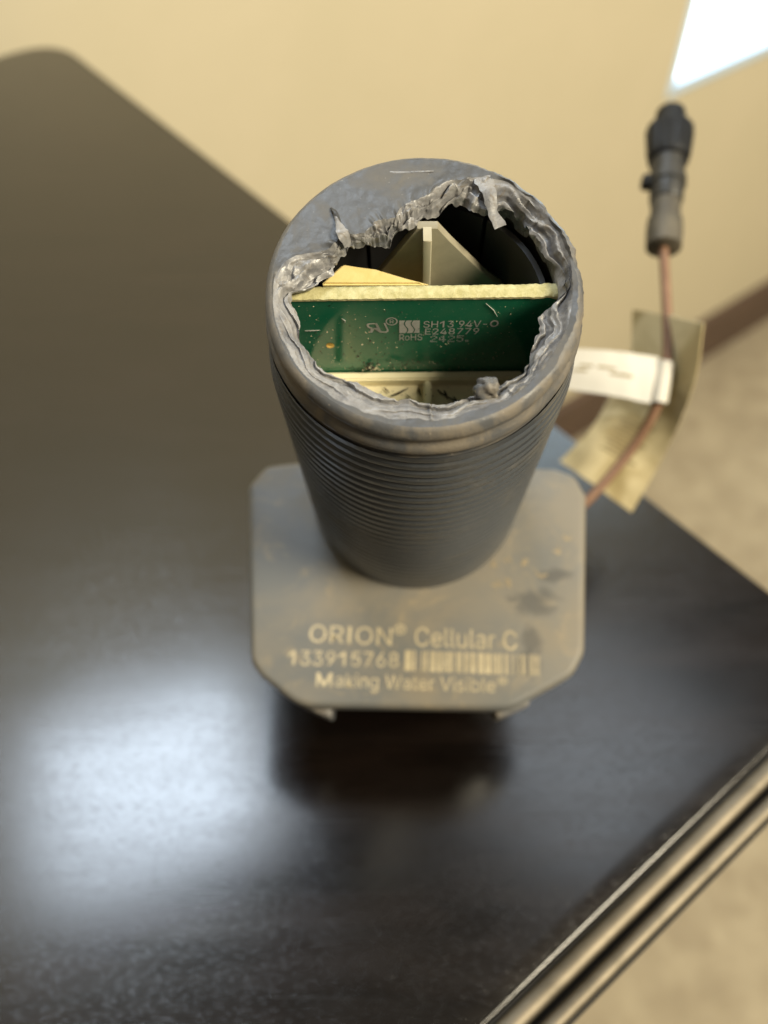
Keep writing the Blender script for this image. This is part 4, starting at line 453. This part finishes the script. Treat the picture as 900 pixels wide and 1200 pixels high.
# ragged broken wall from the lip to the inner edge, layered and stringy, then back under to the inner wall
vs = list(lip_row); NT = 38
def deep(t): return 0.0030 + 0.0012 * nz(3 * math.cos(t), 3 * math.sin(t), 9.0)
for i in range(1, NT):
    k = i / (NT - 1)
    for j, t in enumerate(TH):
        c, s = math.cos(t), math.sin(t); x0, y0, z0 = lip_row[j]; r0 = math.hypot(x0, y0); r1 = min(tear(t), r0 - 0.0006); r = r0 + (r1 - r0) * k
        w = math.sin(math.pi * min(1, k * 1.1) ** 0.8) if k < 0.95 else 0.15
        q = 1.0 if t > 1.15 else 0.68 if t > -0.85 else 0.40; qf = 0.9 if t > 1.15 else 0.3 if t > -0.85 else 0.06; fr = 7.0 if t > 1.15 else 4.2
        warp = nz(4 * c, 4 * s, 1)
        ridge_ = noise.ridged_multi_fractal(Vector((3.4 * c, 3.4 * s, k * (2.6 if t > 1.15 else 1.5) + 1.6 * warp)), 1.0, 2.1, 4 if t > 1.15 else 2, 1.0, 2.0) - 1.25
        f1 = noise.voronoi(Vector((fr * c, fr * s, k * (2.2 if t > 1.15 else 1.2) + 4)))[0]; facet = f1[1] - f1[0]          # flat broken faces with creases between
        fine = fbm((50 * c, 50 * s, k * 6 + 3), 3)
        strata = noise.ridged_multi_fractal(Vector((6 * c, 6 * s, k * 9 + 3 * warp)), 1.0, 2.0, 3, 1.0, 2.0) - 1.2
        step = 0.5 + 0.5 * math.tanh(6 * math.sin(k * 11 + 6 * warp))
        z = z0 - deep(t) * (0.65 * k ** 1.4 + 0.35 * k * step) + w * (0.00075 * q * ridge_ + 0.0011 * q * (facet - 0.3) + 0.00018 * qf * fine + (0.00016 if t > 1.15 else 0.0) * strata)
        r += w * (0.0009 * q * (facet - 0.3) + 0.0003 * qf * nz(30 * c, 30 * s, k * 6))
        vs.append((r * c, r * s, z))
edge_row = vs[-NA:]
for (f_, dz) in ((0.25, 0.0004), (0.8, 0.0009), (1.0, 0.003)):
    for j, t in enumerate(TH):
        x0, y0, z0 = edge_row[j]; r0 = math.hypot(x0, y0); r = r0 + (RI - r0) * f_ if r0 < RI else RI + (r0 - RI) * (1 - f_) ** 2
        vs.append((r * math.cos(t), r * math.sin(t), z0 - dz))
mesh('torn_edge', vs, grid_faces(NT + 3, NA), M['torn'], dev, 38)
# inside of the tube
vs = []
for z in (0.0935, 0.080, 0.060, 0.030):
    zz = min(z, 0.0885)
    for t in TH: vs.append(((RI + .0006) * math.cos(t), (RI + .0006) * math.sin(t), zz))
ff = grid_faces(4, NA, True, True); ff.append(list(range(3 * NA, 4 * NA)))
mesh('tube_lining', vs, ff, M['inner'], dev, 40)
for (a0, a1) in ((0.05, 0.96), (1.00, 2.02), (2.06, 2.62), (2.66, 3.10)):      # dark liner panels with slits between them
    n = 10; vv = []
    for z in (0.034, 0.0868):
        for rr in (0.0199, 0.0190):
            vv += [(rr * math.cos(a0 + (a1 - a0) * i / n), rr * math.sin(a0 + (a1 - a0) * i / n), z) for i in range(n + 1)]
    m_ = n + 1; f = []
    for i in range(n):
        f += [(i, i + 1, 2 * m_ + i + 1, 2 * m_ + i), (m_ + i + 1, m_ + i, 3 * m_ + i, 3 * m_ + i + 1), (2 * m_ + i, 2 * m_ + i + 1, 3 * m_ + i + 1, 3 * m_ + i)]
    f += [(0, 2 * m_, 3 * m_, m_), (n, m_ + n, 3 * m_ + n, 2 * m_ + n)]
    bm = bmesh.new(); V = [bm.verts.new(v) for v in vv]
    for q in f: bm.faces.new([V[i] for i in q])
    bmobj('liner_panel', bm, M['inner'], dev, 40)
# shreds left standing on the broken edge
def shred(pts, widths, thick, material=M['torn'], seed=0, twist=0.0):
    P = spline(pts, 14); vv = []; n = len(P)
    for i, p in enumerate(P):
        t = (P[min(i + 1, n - 1)] - P[max(i - 1, 0)]).normalized(); side = t.cross(Vector((0, 0, 1))).normalized()
        side = (side * math.cos(twist * i / n) + Vector((0, 0, 1)) * math.sin(twist * i / n)); nrm = side.cross(t).normalized()
        u = i / (n - 1) * (len(widths) - 1); k = min(int(u), len(widths) - 2); w = widths[k] + (widths[k + 1] - widths[k]) * (u - k)
        for j in range(6):
            a = j / 6 * 2 * math.pi; rr = 1 + 0.35 * nz(p.x * 900 + j, p.y * 900, seed + i * .4)
            vv.append(p + side * math.cos(a) * w / 2 * rr + nrm * math.sin(a) * thick / 2 * rr)
    f = grid_faces(n, 6); f += [tuple(range(6))[::-1], tuple(range(len(vv) - 6, len(vv)))]
    return mesh('plastic_shred', vv, f, material, dev, 60)
shred([(0.0098, 0.0190, 0.0928), (0.01073, 0.0158, 0.0927), (0.01115, 0.01356, 0.0915), (0.01249, 0.01147, 0.0905)], [0.0030, 0.0022, 0.0017, 0.0026], 0.0004, M['torn'], seed=1, twist=0.25)
shred([(-0.01327, 0.01229, 0.0931), (-0.01243, 0.01016, 0.0935), (-0.01171, 0.0079, 0.0940), (-0.01106, 0.00726, 0.0920)], [0.0003, 0.0009, 0.0022, 0.0018], 0.0004, M['torn'], seed=4, twist=0.4)
shred([(-0.0137, 0.0134, 0.09305), (-0.0130, 0.0122, 0.0934), (-0.0123, 0.0107, 0.0931)], [0.0003, 0.0009, 0.0004], 0.0003, M['inner'], seed=2)
shred([(-0.0070, 0.0210, 0.0929), (-0.00398, 0.02014, 0.0929), (0.00214, 0.02025, 0.0929)], [0.0002, 0.0005, 0.0003], 0.00012, M['torn'], seed=5)
bm = bmesh.new(); bmesh.ops.create_icosphere(bm, subdivisions=4, radius=1)
for v in bm.verts:
    d = 1 + 0.55 * nz(*(v.co * 1.5)) + 0.16 * nz(*(v.co * 4.5)) + 0.05 * nz(*(v.co * 11))
    v.co = Vector((0.0093 + v.co.x * 0.0019 * d, -0.0173 + v.co.y * 0.0015 * d, 0.0915 + v.co.z * 0.0022 * d))
bmobj('plastic_nub', bm, M['collar'], dev, 180)

# circuit board standing across the tube
X0, X1, ZB, ZTB, BT = -0.0205, 0.0213, 0.030, 0.0889, 0.0022
pcb = bmobj('circuit_board', box(X0, X1, 0.0, BT, ZB, ZTB - 0.0004), M['board'], dev)
n = 150; vv = []; prof = [(-0.00015, -0.0004), (-0.0001, 0.0), (0.0005, 0.00012), (0.0011, 0.00015), (0.0017, 0.0001), (BT, -0.0001), (BT + .0001, -0.0006)]
for (y, z) in prof:
    for i in range(n):
        x = X0 - 0.0001 + (X1 - X0 + 0.0002) * i / (n - 1); e_ = max(0, (i / n - 0.86) / 0.14)
        jag = 0.00007 * nz(x * 2600, y * 2000, 1) + 0.00009 * nz(x * 900, y * 900, 4) + e_ * (0.0006 * nz(x * 700, y * 800, 9) + 0.0003)
        vv.append((x, y + (0.00012 * nz(x * 1500, z * 900, 3) if 0 < prof.index((y, z)) < 6 else 0) - (e_ * 0.0006 * (0.5 + nz(x * 500, 0, 2)) if y < .001 else 0), ZTB + z + jag))
mesh('cut_edge', vv, grid_faces(len(prof), n, False), M['fibre'], pcb, 60)
YF = -0.00006
def face(x0, z0, x1, z1): return (x1 - x0, z1 - z0, lambda u, v: (x0 + u, YF, z0 + v))
for key, s in (('sh', 'SH13 94V-0'), ('e2', 'E248779'), ('rohs', 'RoHS')): fit_text('lettering', s, face(*PCB[key]), M['silk'], pcb)
x0, z0, x1, z1 = PCB['ru']; w = (x1 - x0) * 0.56
fit_text('approval_mark', 'R', (w, z1 - z0, lambda u, v: (x0 + u + 0.0002, YF, z0 + v)), M['silk'], pcb, shear=-0.25, mirror=True)
fit_text('approval_mark', 'U', (w * 0.86, z1 - z0, lambda u, v: (x0 + w * 0.9 + u, YF, z0 + v)), M['silk'], pcb, shear=-0.25)
x0, z0, x1, z1 = PCB['reg']; cx, cz = (x0 + x1) / 2, (z0 + z1) / 2; vv = []
for rr in (1.0, 0.8): vv += [(cx + (x1 - x0) / 2 * rr * math.cos(a), YF, cz + (z1 - z0) / 2 * rr * math.sin(a)) for a in np.linspace(0, 2 * math.pi, 25)[:-1]]
mesh('registered_mark', vv, grid_faces(2, 24), M['silk'], pcb)
fit_text('registered_mark', 'R', ((x1 - x0) * .34, (z1 - z0) * .5, lambda u, v: (cx - (x1 - x0) * .16 + u, YF, cz - (z1 - z0) * .25 + v)), M['silk'], pcb)
x0, z0, x1, z1 = PCB['wave']; n = 14                 # block of three bars split by wavy gaps
for k in range(3):
    L, Rr = x0 + (x1 - x0) * (k / 3 + (0.03 if k else 0)), x0 + (x1 - x0) * ((k + 1) / 3 - (0.03 if k < 2 else 0)); vv = []
    for i in range(n + 1):
        q = i / n; wv = 0.00028 * math.sin(2 * math.pi * q)
        vv += [(L + (wv if k else 0), YF, z0 + (z1 - z0) * q), (Rr + (wv if k < 2 else 0), YF, z0 + (z1 - z0) * q)]
    mesh('logo_bar', vv, [(2 * i, 2 * i + 1, 2 * i + 3, 2 * i + 2) for i in range(n)], M['silk'], pcb)
DOT = {'2': ('0110', '1001', '0001', '0010', '0100', '1000', '1111'), '4': ('0010', '0110', '1010', '1010', '1111', '0010', '0010'), '5': ('1111', '1000', '1110', '0001', '0001', '1001', '0110'), '.': ('0000', '0000', '0000', '0000', '0000', '1100', '1100')}
x0, z0, x1, z1 = PCB['d2']; vv = []; f = []; cw = (x1 - x0) / 4.5
for ci, ch in enumerate('2425.'):
    for r_, row in enumerate(DOT[ch]):
        for c_, b_ in enumerate(row):
            if b_ == '1':
                X = x0 + cw * ci + cw * 0.2 * c_; Z = z1 - (z1 - z0) * (r_ + 0.5) / 7; i = len(vv); a, b = cw * 0.085, (z1 - z0) * 0.052
                vv += [(X - a, YF, Z - b), (X + a, YF, Z - b), (X + a, YF, Z + b), (X - a, YF, Z + b)]; f.append((i, i + 1, i + 2, i + 3))
mesh('date_code', vv, f, M['silk'], pcb)
p = PCB['pad']; cx, cz = (p[0] + p[2]) / 2, (p[1] + p[3]) / 2
mesh('gold_pad', [(cx, YF - .0001, cz)] + [(cx + (p[2] - p[0]) * .42 * math.cos(a), YF, cz + (p[3] - p[1]) * .42 * math.sin(a)) for a in np.linspace(0, 2 * math.pi, 19)[:-1]], [(0, i + 1, (i + 1) % 18 + 1) for i in range(18)], M['gold'], pcb)
# cream frame: ledge in front of the board with its walls and rib
def arcpoly(r, y):
    a0 = math.asin(y / r); a = np.linspace(math.pi - a0, 2 * math.pi + a0, 28)
    return [(r * math.cos(t), r * math.sin(t)) for t in a]
led = bmobj('ledge', prism(arcpoly(0.0201, -0.0003), 0.0590, 0.0640, 0), M['cream'], dev)
bmobj('ledge_wall', box(-0.0185, 0.0185, -0.0019, -0.0003, 0.0638, 0.0664, 0.0003), M['cream'], led, 40)
bmobj('rib', box(0.0009, 0.0023, -0.0180, -0.0018, 0.0638, 0.0661, 0.0003), M['cream'], led, 40)
bmobj('rib', box(-0.0140, -0.0128, -0.0130, -0.0018, 0.0638, 0.0659, 0.0003), M['cream'], led, 40)
# gusset behind the board
g = [(x, z) for x, z in GUS]; g = [g[0], g[1], g[2], g[3], (0.0160, 0.0735), (0.0160, 0.040), (-0.0120, 0.040), (-0.0120, 0.0760), g[4], g[5]]
bm = prism(g, 0, 0.0014, 0.0002, 2); gus = bmobj('gusset', bm, M['gusset'], dev, 40); gus.rotation_euler = (math.pi / 2, 0, 0); gus.location = (0, 0.0124, 0)
q = GRIB; bmobj('rib', prism([(q[3][0], 0.05), (q[2][0], 0.05), (q[1][0], q[1][1]), (q[0][0], q[0][1])], 0.0013, 0.0040, 0.0002, 2), M['rib'], gus, 40)
# yellow pad behind the board
fp = FOAM; bm = bmesh.new(); vt = [bm.verts.new(v) for v in fp]; vb = [bm.verts.new((v[0], v[1], 0.06)) for v in fp]
bm.faces.new(vt); bm.faces.new(vb[::-1])
for i in range(4): bm.faces.new((vt[i], vt[i - 1], vb[i - 1], vb[i]))
bmesh.ops.bevel(bm, geom=list(bm.edges), offset=0.0003, segments=2, affect='EDGES')
bmobj('foam_pad', bm, M['foam'], dev, 40)
# splinters and crumbs lying inside
def splinter(a, b, r, par):
    a, b = Vector(a), Vector(b); mid = (a + b) / 2 + Vector((rng.uniform(-1, 1), rng.uniform(-1, 1), 0.3)) * (b - a).length * 0.10
    vv, f = tube([a, mid, b], [r * .5, r, r * .3], 5); return mesh('splinter', vv, f, M['dirt'], par)
LZ = 0.0645
for a, b, r in (((-0.0050, -0.0042), (-0.0018, -0.0026), 0.00022), ((-0.0022, -0.0040), (-0.0014, -0.0046), 0.00016), ((-0.0062, -0.0024), (-0.0052, -0.0036), 0.00016), ((0.0001, -0.0026), (0.0004, -0.0042), 0.00024), ((0.0034, -0.0030), (0.0050, -0.0044), 0.0002), ((0.0050, -0.0044), (0.0086, -0.0056), 0.00018), ((0.0046, -0.0032), (0.0052, -0.0050), 0.00022), ((0.0066, -0.0052), (0.0104, -0.0054), 0.00012), ((0.0062, -0.0044), (0.0070, -0.0060), 0.00016)):
    splinter((*a, LZ), (*b, LZ), r, led)
vv, f = [], []
def crumb(x, y, z, r):
    i = len(vv); o8 = [(1, 0, 0), (-1, 0, 0), (0, 1, 0), (0, -1, 0), (0, 0, 1), (0, 0, -1)]
    vv.extend([(x + a * r * rng.uniform(.5, 1.3), y + b * r * rng.uniform(.5, 1.3), z + c * r * rng.uniform(.5, 1.3)) for a, b, c in o8])
    f.extend([tuple(i + k for k in t) for t in ((0, 2, 4), (2, 1, 4), (1, 3, 4), (3, 0, 4), (2, 0, 5), (1, 2, 5), (3, 1, 5), (0, 3, 5))])
for _ in range(110): crumb(rng.uniform(-.017, .014), -rng.uniform(.0005, .009), 0.0641 if rng.random() < .6 else 0.0665, rng.uniform(.00004, .00015))
for _ in range(110): crumb(rng.uniform(-.019, .015), -0.00004, 0.0665 + 0.019 * rng.random() ** 2.2, rng.uniform(.00004, .00015))
for _ in range(26): crumb(-0.0088 + rng.gauss(0, .0006), -0.0004, 0.0675 + abs(rng.gauss(0, .0012)), rng.uniform(.0001, .0003))
for _ in range(30): crumb(rng.uniform(-.013, .000), -0.00004, 0.0665 + abs(rng.gauss(0, .004)), rng.uniform(.0001, .00024))
tag(mesh('debris', vv, f, M['dirt'], dev), kind='stuff')
vv, f = [], []
for _ in range(120): crumb(rng.uniform(-.019, .015), -0.00004, 0.0665 + 0.021 * rng.random() ** 1.3, rng.uniform(.00004, .00012))
for _ in range(25): crumb(-0.0084 + rng.gauss(0, .0009), -0.0005, 0.0672 + abs(rng.gauss(0, .0009)), rng.uniform(.0001, .0002))
tag(mesh('pale_dust', vv, f, M['cream'], dev), kind='stuff')
for a_, b_ in (((0.0100, -.0001, 0.0873), (0.0122, -.0001, 0.0835)), ((-0.0188, -.0001, 0.0800), (-0.0163, -.0001, 0.0801)), ((-0.0125, -.0001, 0.0835), (-0.0121, -.0001, 0.0822))):
    vv, f = tube([a_, ((Vector(a_) + Vector(b_)) / 2 + Vector((.0003, 0, 0))), b_], [0.00003, 0.00006, 0.00003], 5); mesh('fibre', vv, f, M['silk'], dev)

# flange with print, lower housing, feet
pl = round_poly(plate, [0.003, 0.004, 0.003, 0.003, 0.004, 0.003, 0.006, 0.007, 0.011, 0.011, 0.006, 0.006], 6)
bmobj('flange', prism(pl, 0.0, 0.006, 0.0017, 5), M['flange'], dev, 35)
bmobj('neck_boss', prism([(0.0263 * math.cos(a), 0.0263 * math.sin(a)) for a in np.linspace(0, 2 * math.pi, 65)[:-1]], -0.001, 0.0056), M['flange'], dev, 40)
bm = bmesh.new(); hp = [(-0.034, 0.004), (0.036, 0.002), (0.036, -0.030), (0.022, -0.036), (-0.026, -0.036), (-0.034, -0.030)]
PF = min(q[1] for q in plate); R2 = DEV_ROT[2]; vt = [bm.verts.new((x, y, -0.0002)) for x, y in hp]; vb = [bm.verts.new((x, y, (0.0003 - DEV_LOC[2] - R2[0] * x - R2[1] * y) / R2[2])) for x, y in hp]
bm.faces.new(vt); bm.faces.new(vb[::-1])
for i in range(6): bm.faces.new((vt[i], vt[i - 1], vb[i - 1], vb[i]))
bmobj('lower_housing', bm, M['under'], dev)
for x, w, s in ((-0.0236, 0.0038, 1), (0.0226, 0.0042, -1)):
    y = PF - 0.0018; bmobj('foot', prism(round_poly([(x - w, y + (0.0035 if s > 0 else 0)), (x + w, y + (0.0035 if s < 0 else 0)), (x + w, y + .008), (x - w, y + .008)], 0.0012, 3), -0.0085, -0.0002, 0.0008, 2), M['collar'], dev, 35)
def onplate(key, z=0.00606):
    x0, y0, x1, y1, h = T[key]; L = math.hypot(x1 - x0, y1 - y0); c, s = (x1 - x0) / L, (y1 - y0) / L
    return (L, h, lambda u, v: (x0 + u * c - v * s, y0 + u * s + v * c, z))
def squeeze(pl_, u0, u1, v0=0.0, vs_=1.0):
    L, h, fn = pl_; return (L * (u1 - u0), h * vs_, lambda u, v: fn(L * u0 + u, h * v0 + v))
fit_text('lettering', 'ORION', squeeze(onplate('orion'), 0, 0.88), M['print'], dev)
fit_text('lettering', '®', squeeze(onplate('orion'), 0.90, 1.03, 0.48, 0.75), M['print'], dev)
fit_text('lettering', 'Cellular C', onplate('cell'), M['print'], dev)
fit_text('lettering', '133915768', onplate('num'), M['print'], dev)
fit_text('lettering', 'Making Water Visible', squeeze(onplate('mak'), 0, 0.94), M['print'], dev)
fit_text('lettering', '®', squeeze(onplate('mak'), 0.952, 1.005, 0.42, 0.7), M['print'], dev)
L, h, fn = onplate('bar'); rb = random.Random(3); u = 0.0; unit = L / 96; vv = []; f = []
def bar(u0, u1):
    i = len(vv); vv.extend([fn(u0, 0), fn(u1, 0), fn(u1, h), fn(u0, h)]); f.append((i, i + 1, i + 2, i + 3))
bar(0, 5 * unit); bar(6 * unit, 7.5 * unit); u = 12 * unit
while u < L - unit:
    w = rb.choice((1, 1, 2, 2, 3, 4)) * unit if u < 0.72 * L else rb.choice((1, 1, 2)) * unit
    bar(u, min(u + w, L)); u += w + (rb.choice((1, 1, 1, 2)) if u < 0.65 * L else rb.choice((1, 2, 3))) * unit
mesh('barcode', vv, f, M['print'], dev)
vv, f = [], []                                         # worn, unreadable pale marks right of the neck
for (x, y) in ((0.0185, -0.0203), (0.0225, -0.0192), (0.0262, -0.0196), (0.0195, -0.0246), (0.0222, -0.0243), (0.0345, -0.0165), (0.0300, -0.0228), (0.0368, -0.0133)):
    for k in range(3):
        i = len(vv); a = rng.uniform(0, 3.1); l, w = rng.uniform(.0005, .0011), rng.uniform(.00012, .00022); c, s = math.cos(a), math.sin(a); X, Y = x + rng.uniform(-.0007, .0007), y + rng.uniform(-.0007, .0007)
        vv += [(X - l * c - w * s, Y - l * s + w * c, .00608 + k * .00001), (X + l * c - w * s, Y + l * s + w * c, .00608 + k * .00001), (X + l * c + w * s, Y + l * s - w * c, .00608 + k * .00001), (X - l * c + w * s, Y - l * s - w * c, .00608 + k * .00001)]; f.append((i, i + 1, i + 2, i + 3))
mesh('worn_marks', vv, [q[::-1] for q in f], M['worn'], dev)

# ------------------------------------------------------------------ cable with connector: parts of the transmitter
devinv = dev.matrix_world.inverted()
def W(p): return devinv @ Vector(p)
vv, f = tube(spline([W(p) for p in CABLE] + [W(CON0)], 60), 0.0014, 16)
mesh('cable', vv, f, M['cable'], dev, 60)
c0, c1 = W(CON0), W(CON1); ax = (c1 - c0); CL = ax.length; ax.normalize()
con = empty('connector', c0); con.parent = dev; con.scale = (0.83, 0.83, CL / 0.0526); con.rotation_euler = ax.to_track_quat('Z', 'Y').to_euler()
def lathe(name, prof, m, seg=32, ridges=0, depth=0.0, parent=con, span=(0, 1)):
    vv = []
    for (r, z) in prof:
        for k in range(seg):
            a = 2 * math.pi * k / seg; rr = r
            if ridges and span[0] <= z <= span[1]: rr = r - depth * (0.5 + 0.5 * math.cos(ridges * a)) ** 2
            vv.append((rr * math.cos(a), rr * math.sin(a), z))
    f = grid_faces(len(prof), seg); f += [tuple(range(seg))[::-1], tuple(range(len(vv) - seg, len(vv)))]
    return mesh(name, vv, f, m, parent, 45)
u = 0.0526
lathe('strain_relief', [(0.0050, 0.0), (0.0061, 0.0006), (0.0063, 0.0060 * u / .0526), (0.0060, 0.0105), (0.0052, 0.0110), (0.0052, 0.0190)], M['strain'])
lathe('sleeve', [(0.0054, 0.0170), (0.0058, 0.0176), (0.0060, 0.0230), (0.0067, 0.0236), (0.0067, 0.0262), (0.0060, 0.0268), (0.0062, 0.0340), (0.0056, 0.0345)], M['sleeve'])
bmobj('latch_tab', box(0.0055, 0.0090, -0.0025, 0.0025, 0.0222, 0.0262, 0.0006), M['black'], con, 40)
lathe('coupling_nut', [(0.0062, 0.0325), (0.0072, 0.0332), (0.0078, 0.0355), (0.0085, 0.0430), (0.0086, 0.0450), (0.0080, 0.0456), (0.0062, 0.0458)], M['black'], 96, 16, 0.0008, span=(0.034, 0.0452))
lathe('plug_tip', [(0.0052, 0.0450), (0.0054, 0.0515), (0.0051, u), (0.0040, u + .0002), (0.0038, u - .003)], M['black'])

# ------------------------------------------------------------------ tags on the cable
def sheet(name, left, right, n, mcount, thick, material, parent=None, wob=0.0):
    Lp, Rp = spline(left, n), spline(right, n); g0 = []
    for i in range(n + 1):
        for j in range(mcount + 1):
            k = j / mcount; g0.append(Lp[i].lerp(Rp[i], k) + Vector((0, 0, wob * (nz(i * .25, j * .3, 1) + 0.5 * math.sin(k * 3.1)))))
    m_ = mcount + 1; tot = len(g0); nr = []
    for i in range(n + 1):
        for j in range(m_):
            a = g0[min(i + 1, n) * m_ + j] - g0[max(i - 1, 0) * m_ + j]; b = g0[i * m_ + min(j + 1, mcount)] - g0[i * m_ + max(j - 1, 0)]; nr.append(b.cross(a).normalized())
    vv = [p + q * thick / 2 for p, q in zip(g0, nr)] + [p - q * thick / 2 for p, q in zip(g0, nr)]; f = []
    for i in range(n):
        for j in range(mcount):
            q = (i * m_ + j, i * m_ + j + 1, (i + 1) * m_ + j + 1, (i + 1) * m_ + j); f += [q, tuple(tot + x for x in q[::-1])]
    ring = [j for j in range(m_)] + [i * m_ + mcount for i in range(1, n + 1)] + [n * m_ + j for j in range(mcount - 1, -1, -1)] + [i * m_ for i in range(n - 1, 0, -1)]
    for i in range(len(ring)): a, b = ring[i], ring[(i + 1) % len(ring)]; f.append((a, tot + a, tot + b, b))
    bm = bmesh.new(); V = [bm.verts.new(v) for v in vv]
    for q in f: bm.faces.new([V[i] for i in q])
    return bmobj(name, bm, material, parent, 60), g0, nr
tagm, g0, nr = sheet('cable_tag', TAGL, TAGR, 40, 16, 0.0004, M['manila'], None, 0.0006)
tag(tagm, 'bent stained manila tag hanging behind the red brown cable', 'tag')
for r_ in range(9):                                     # faded printed lines, too blurred to read
    i = 24 + r_; a, b = 4 + (r_ % 3 == 1), 12 - (r_ * 5) % 4; vv = []; m_ = 17
    for j in range(a, b + 1):
        for q in (0.0, 0.45):
            s = g0[i * m_ + j].lerp(g0[(i + 1) * m_ + j], q); nn = nr[i * m_ + j]; nn = nn if nn.z > 0 else -nn; vv.append(s + nn * 0.00027)
    mesh('print_line', vv, [(2 * k, 2 * k + 1, 2 * k + 3, 2 * k + 2) for k in range(b - a)], M['stain'], tagm)
F0, F1, F2, F3 = [Vector(p) for p in FLAG]
flag, g1, n1 = sheet('label_flag', [F0, (F0 + F1) / 2 + Vector((0, 0, .0006)), F1], [F3, (F3 + F2) / 2 + Vector((0, 0, .0006)), F2], 20, 8, 0.0006, M['white'], None, 0.0003)
tag(flag, 'white label folded round the cable like a flag', 'label')
a, b = Vector(WRAP[0]), Vector(WRAP[1]); vv, f = tube([a.lerp(b, k / 6) for k in range(7)], 0.0026, 20); mesh('wrap', vv, f, M['white'], flag, 60)
for (r_, i0, i1) in ((3, 3, 6), (3, 7, 11), (4, 10, 15), (4, 2, 5)):
    vv = []
    for i in range(i0, i1 + 1):
        for j in (r_, r_ + 0.5):
            s = g1[i * 9 + int(j)].lerp(g1[i * 9 + int(j) + 1], j % 1); nn = n1[i * 9 + int(j)]; nn = nn if nn.z > 0 else -nn; vv.append(s + nn * 0.00036)
    mesh('print_line', vv, [(2 * k, 2 * k + 1, 2 * k + 3, 2 * k + 2) for k in range(i1 - i0)], M['stain'], flag)
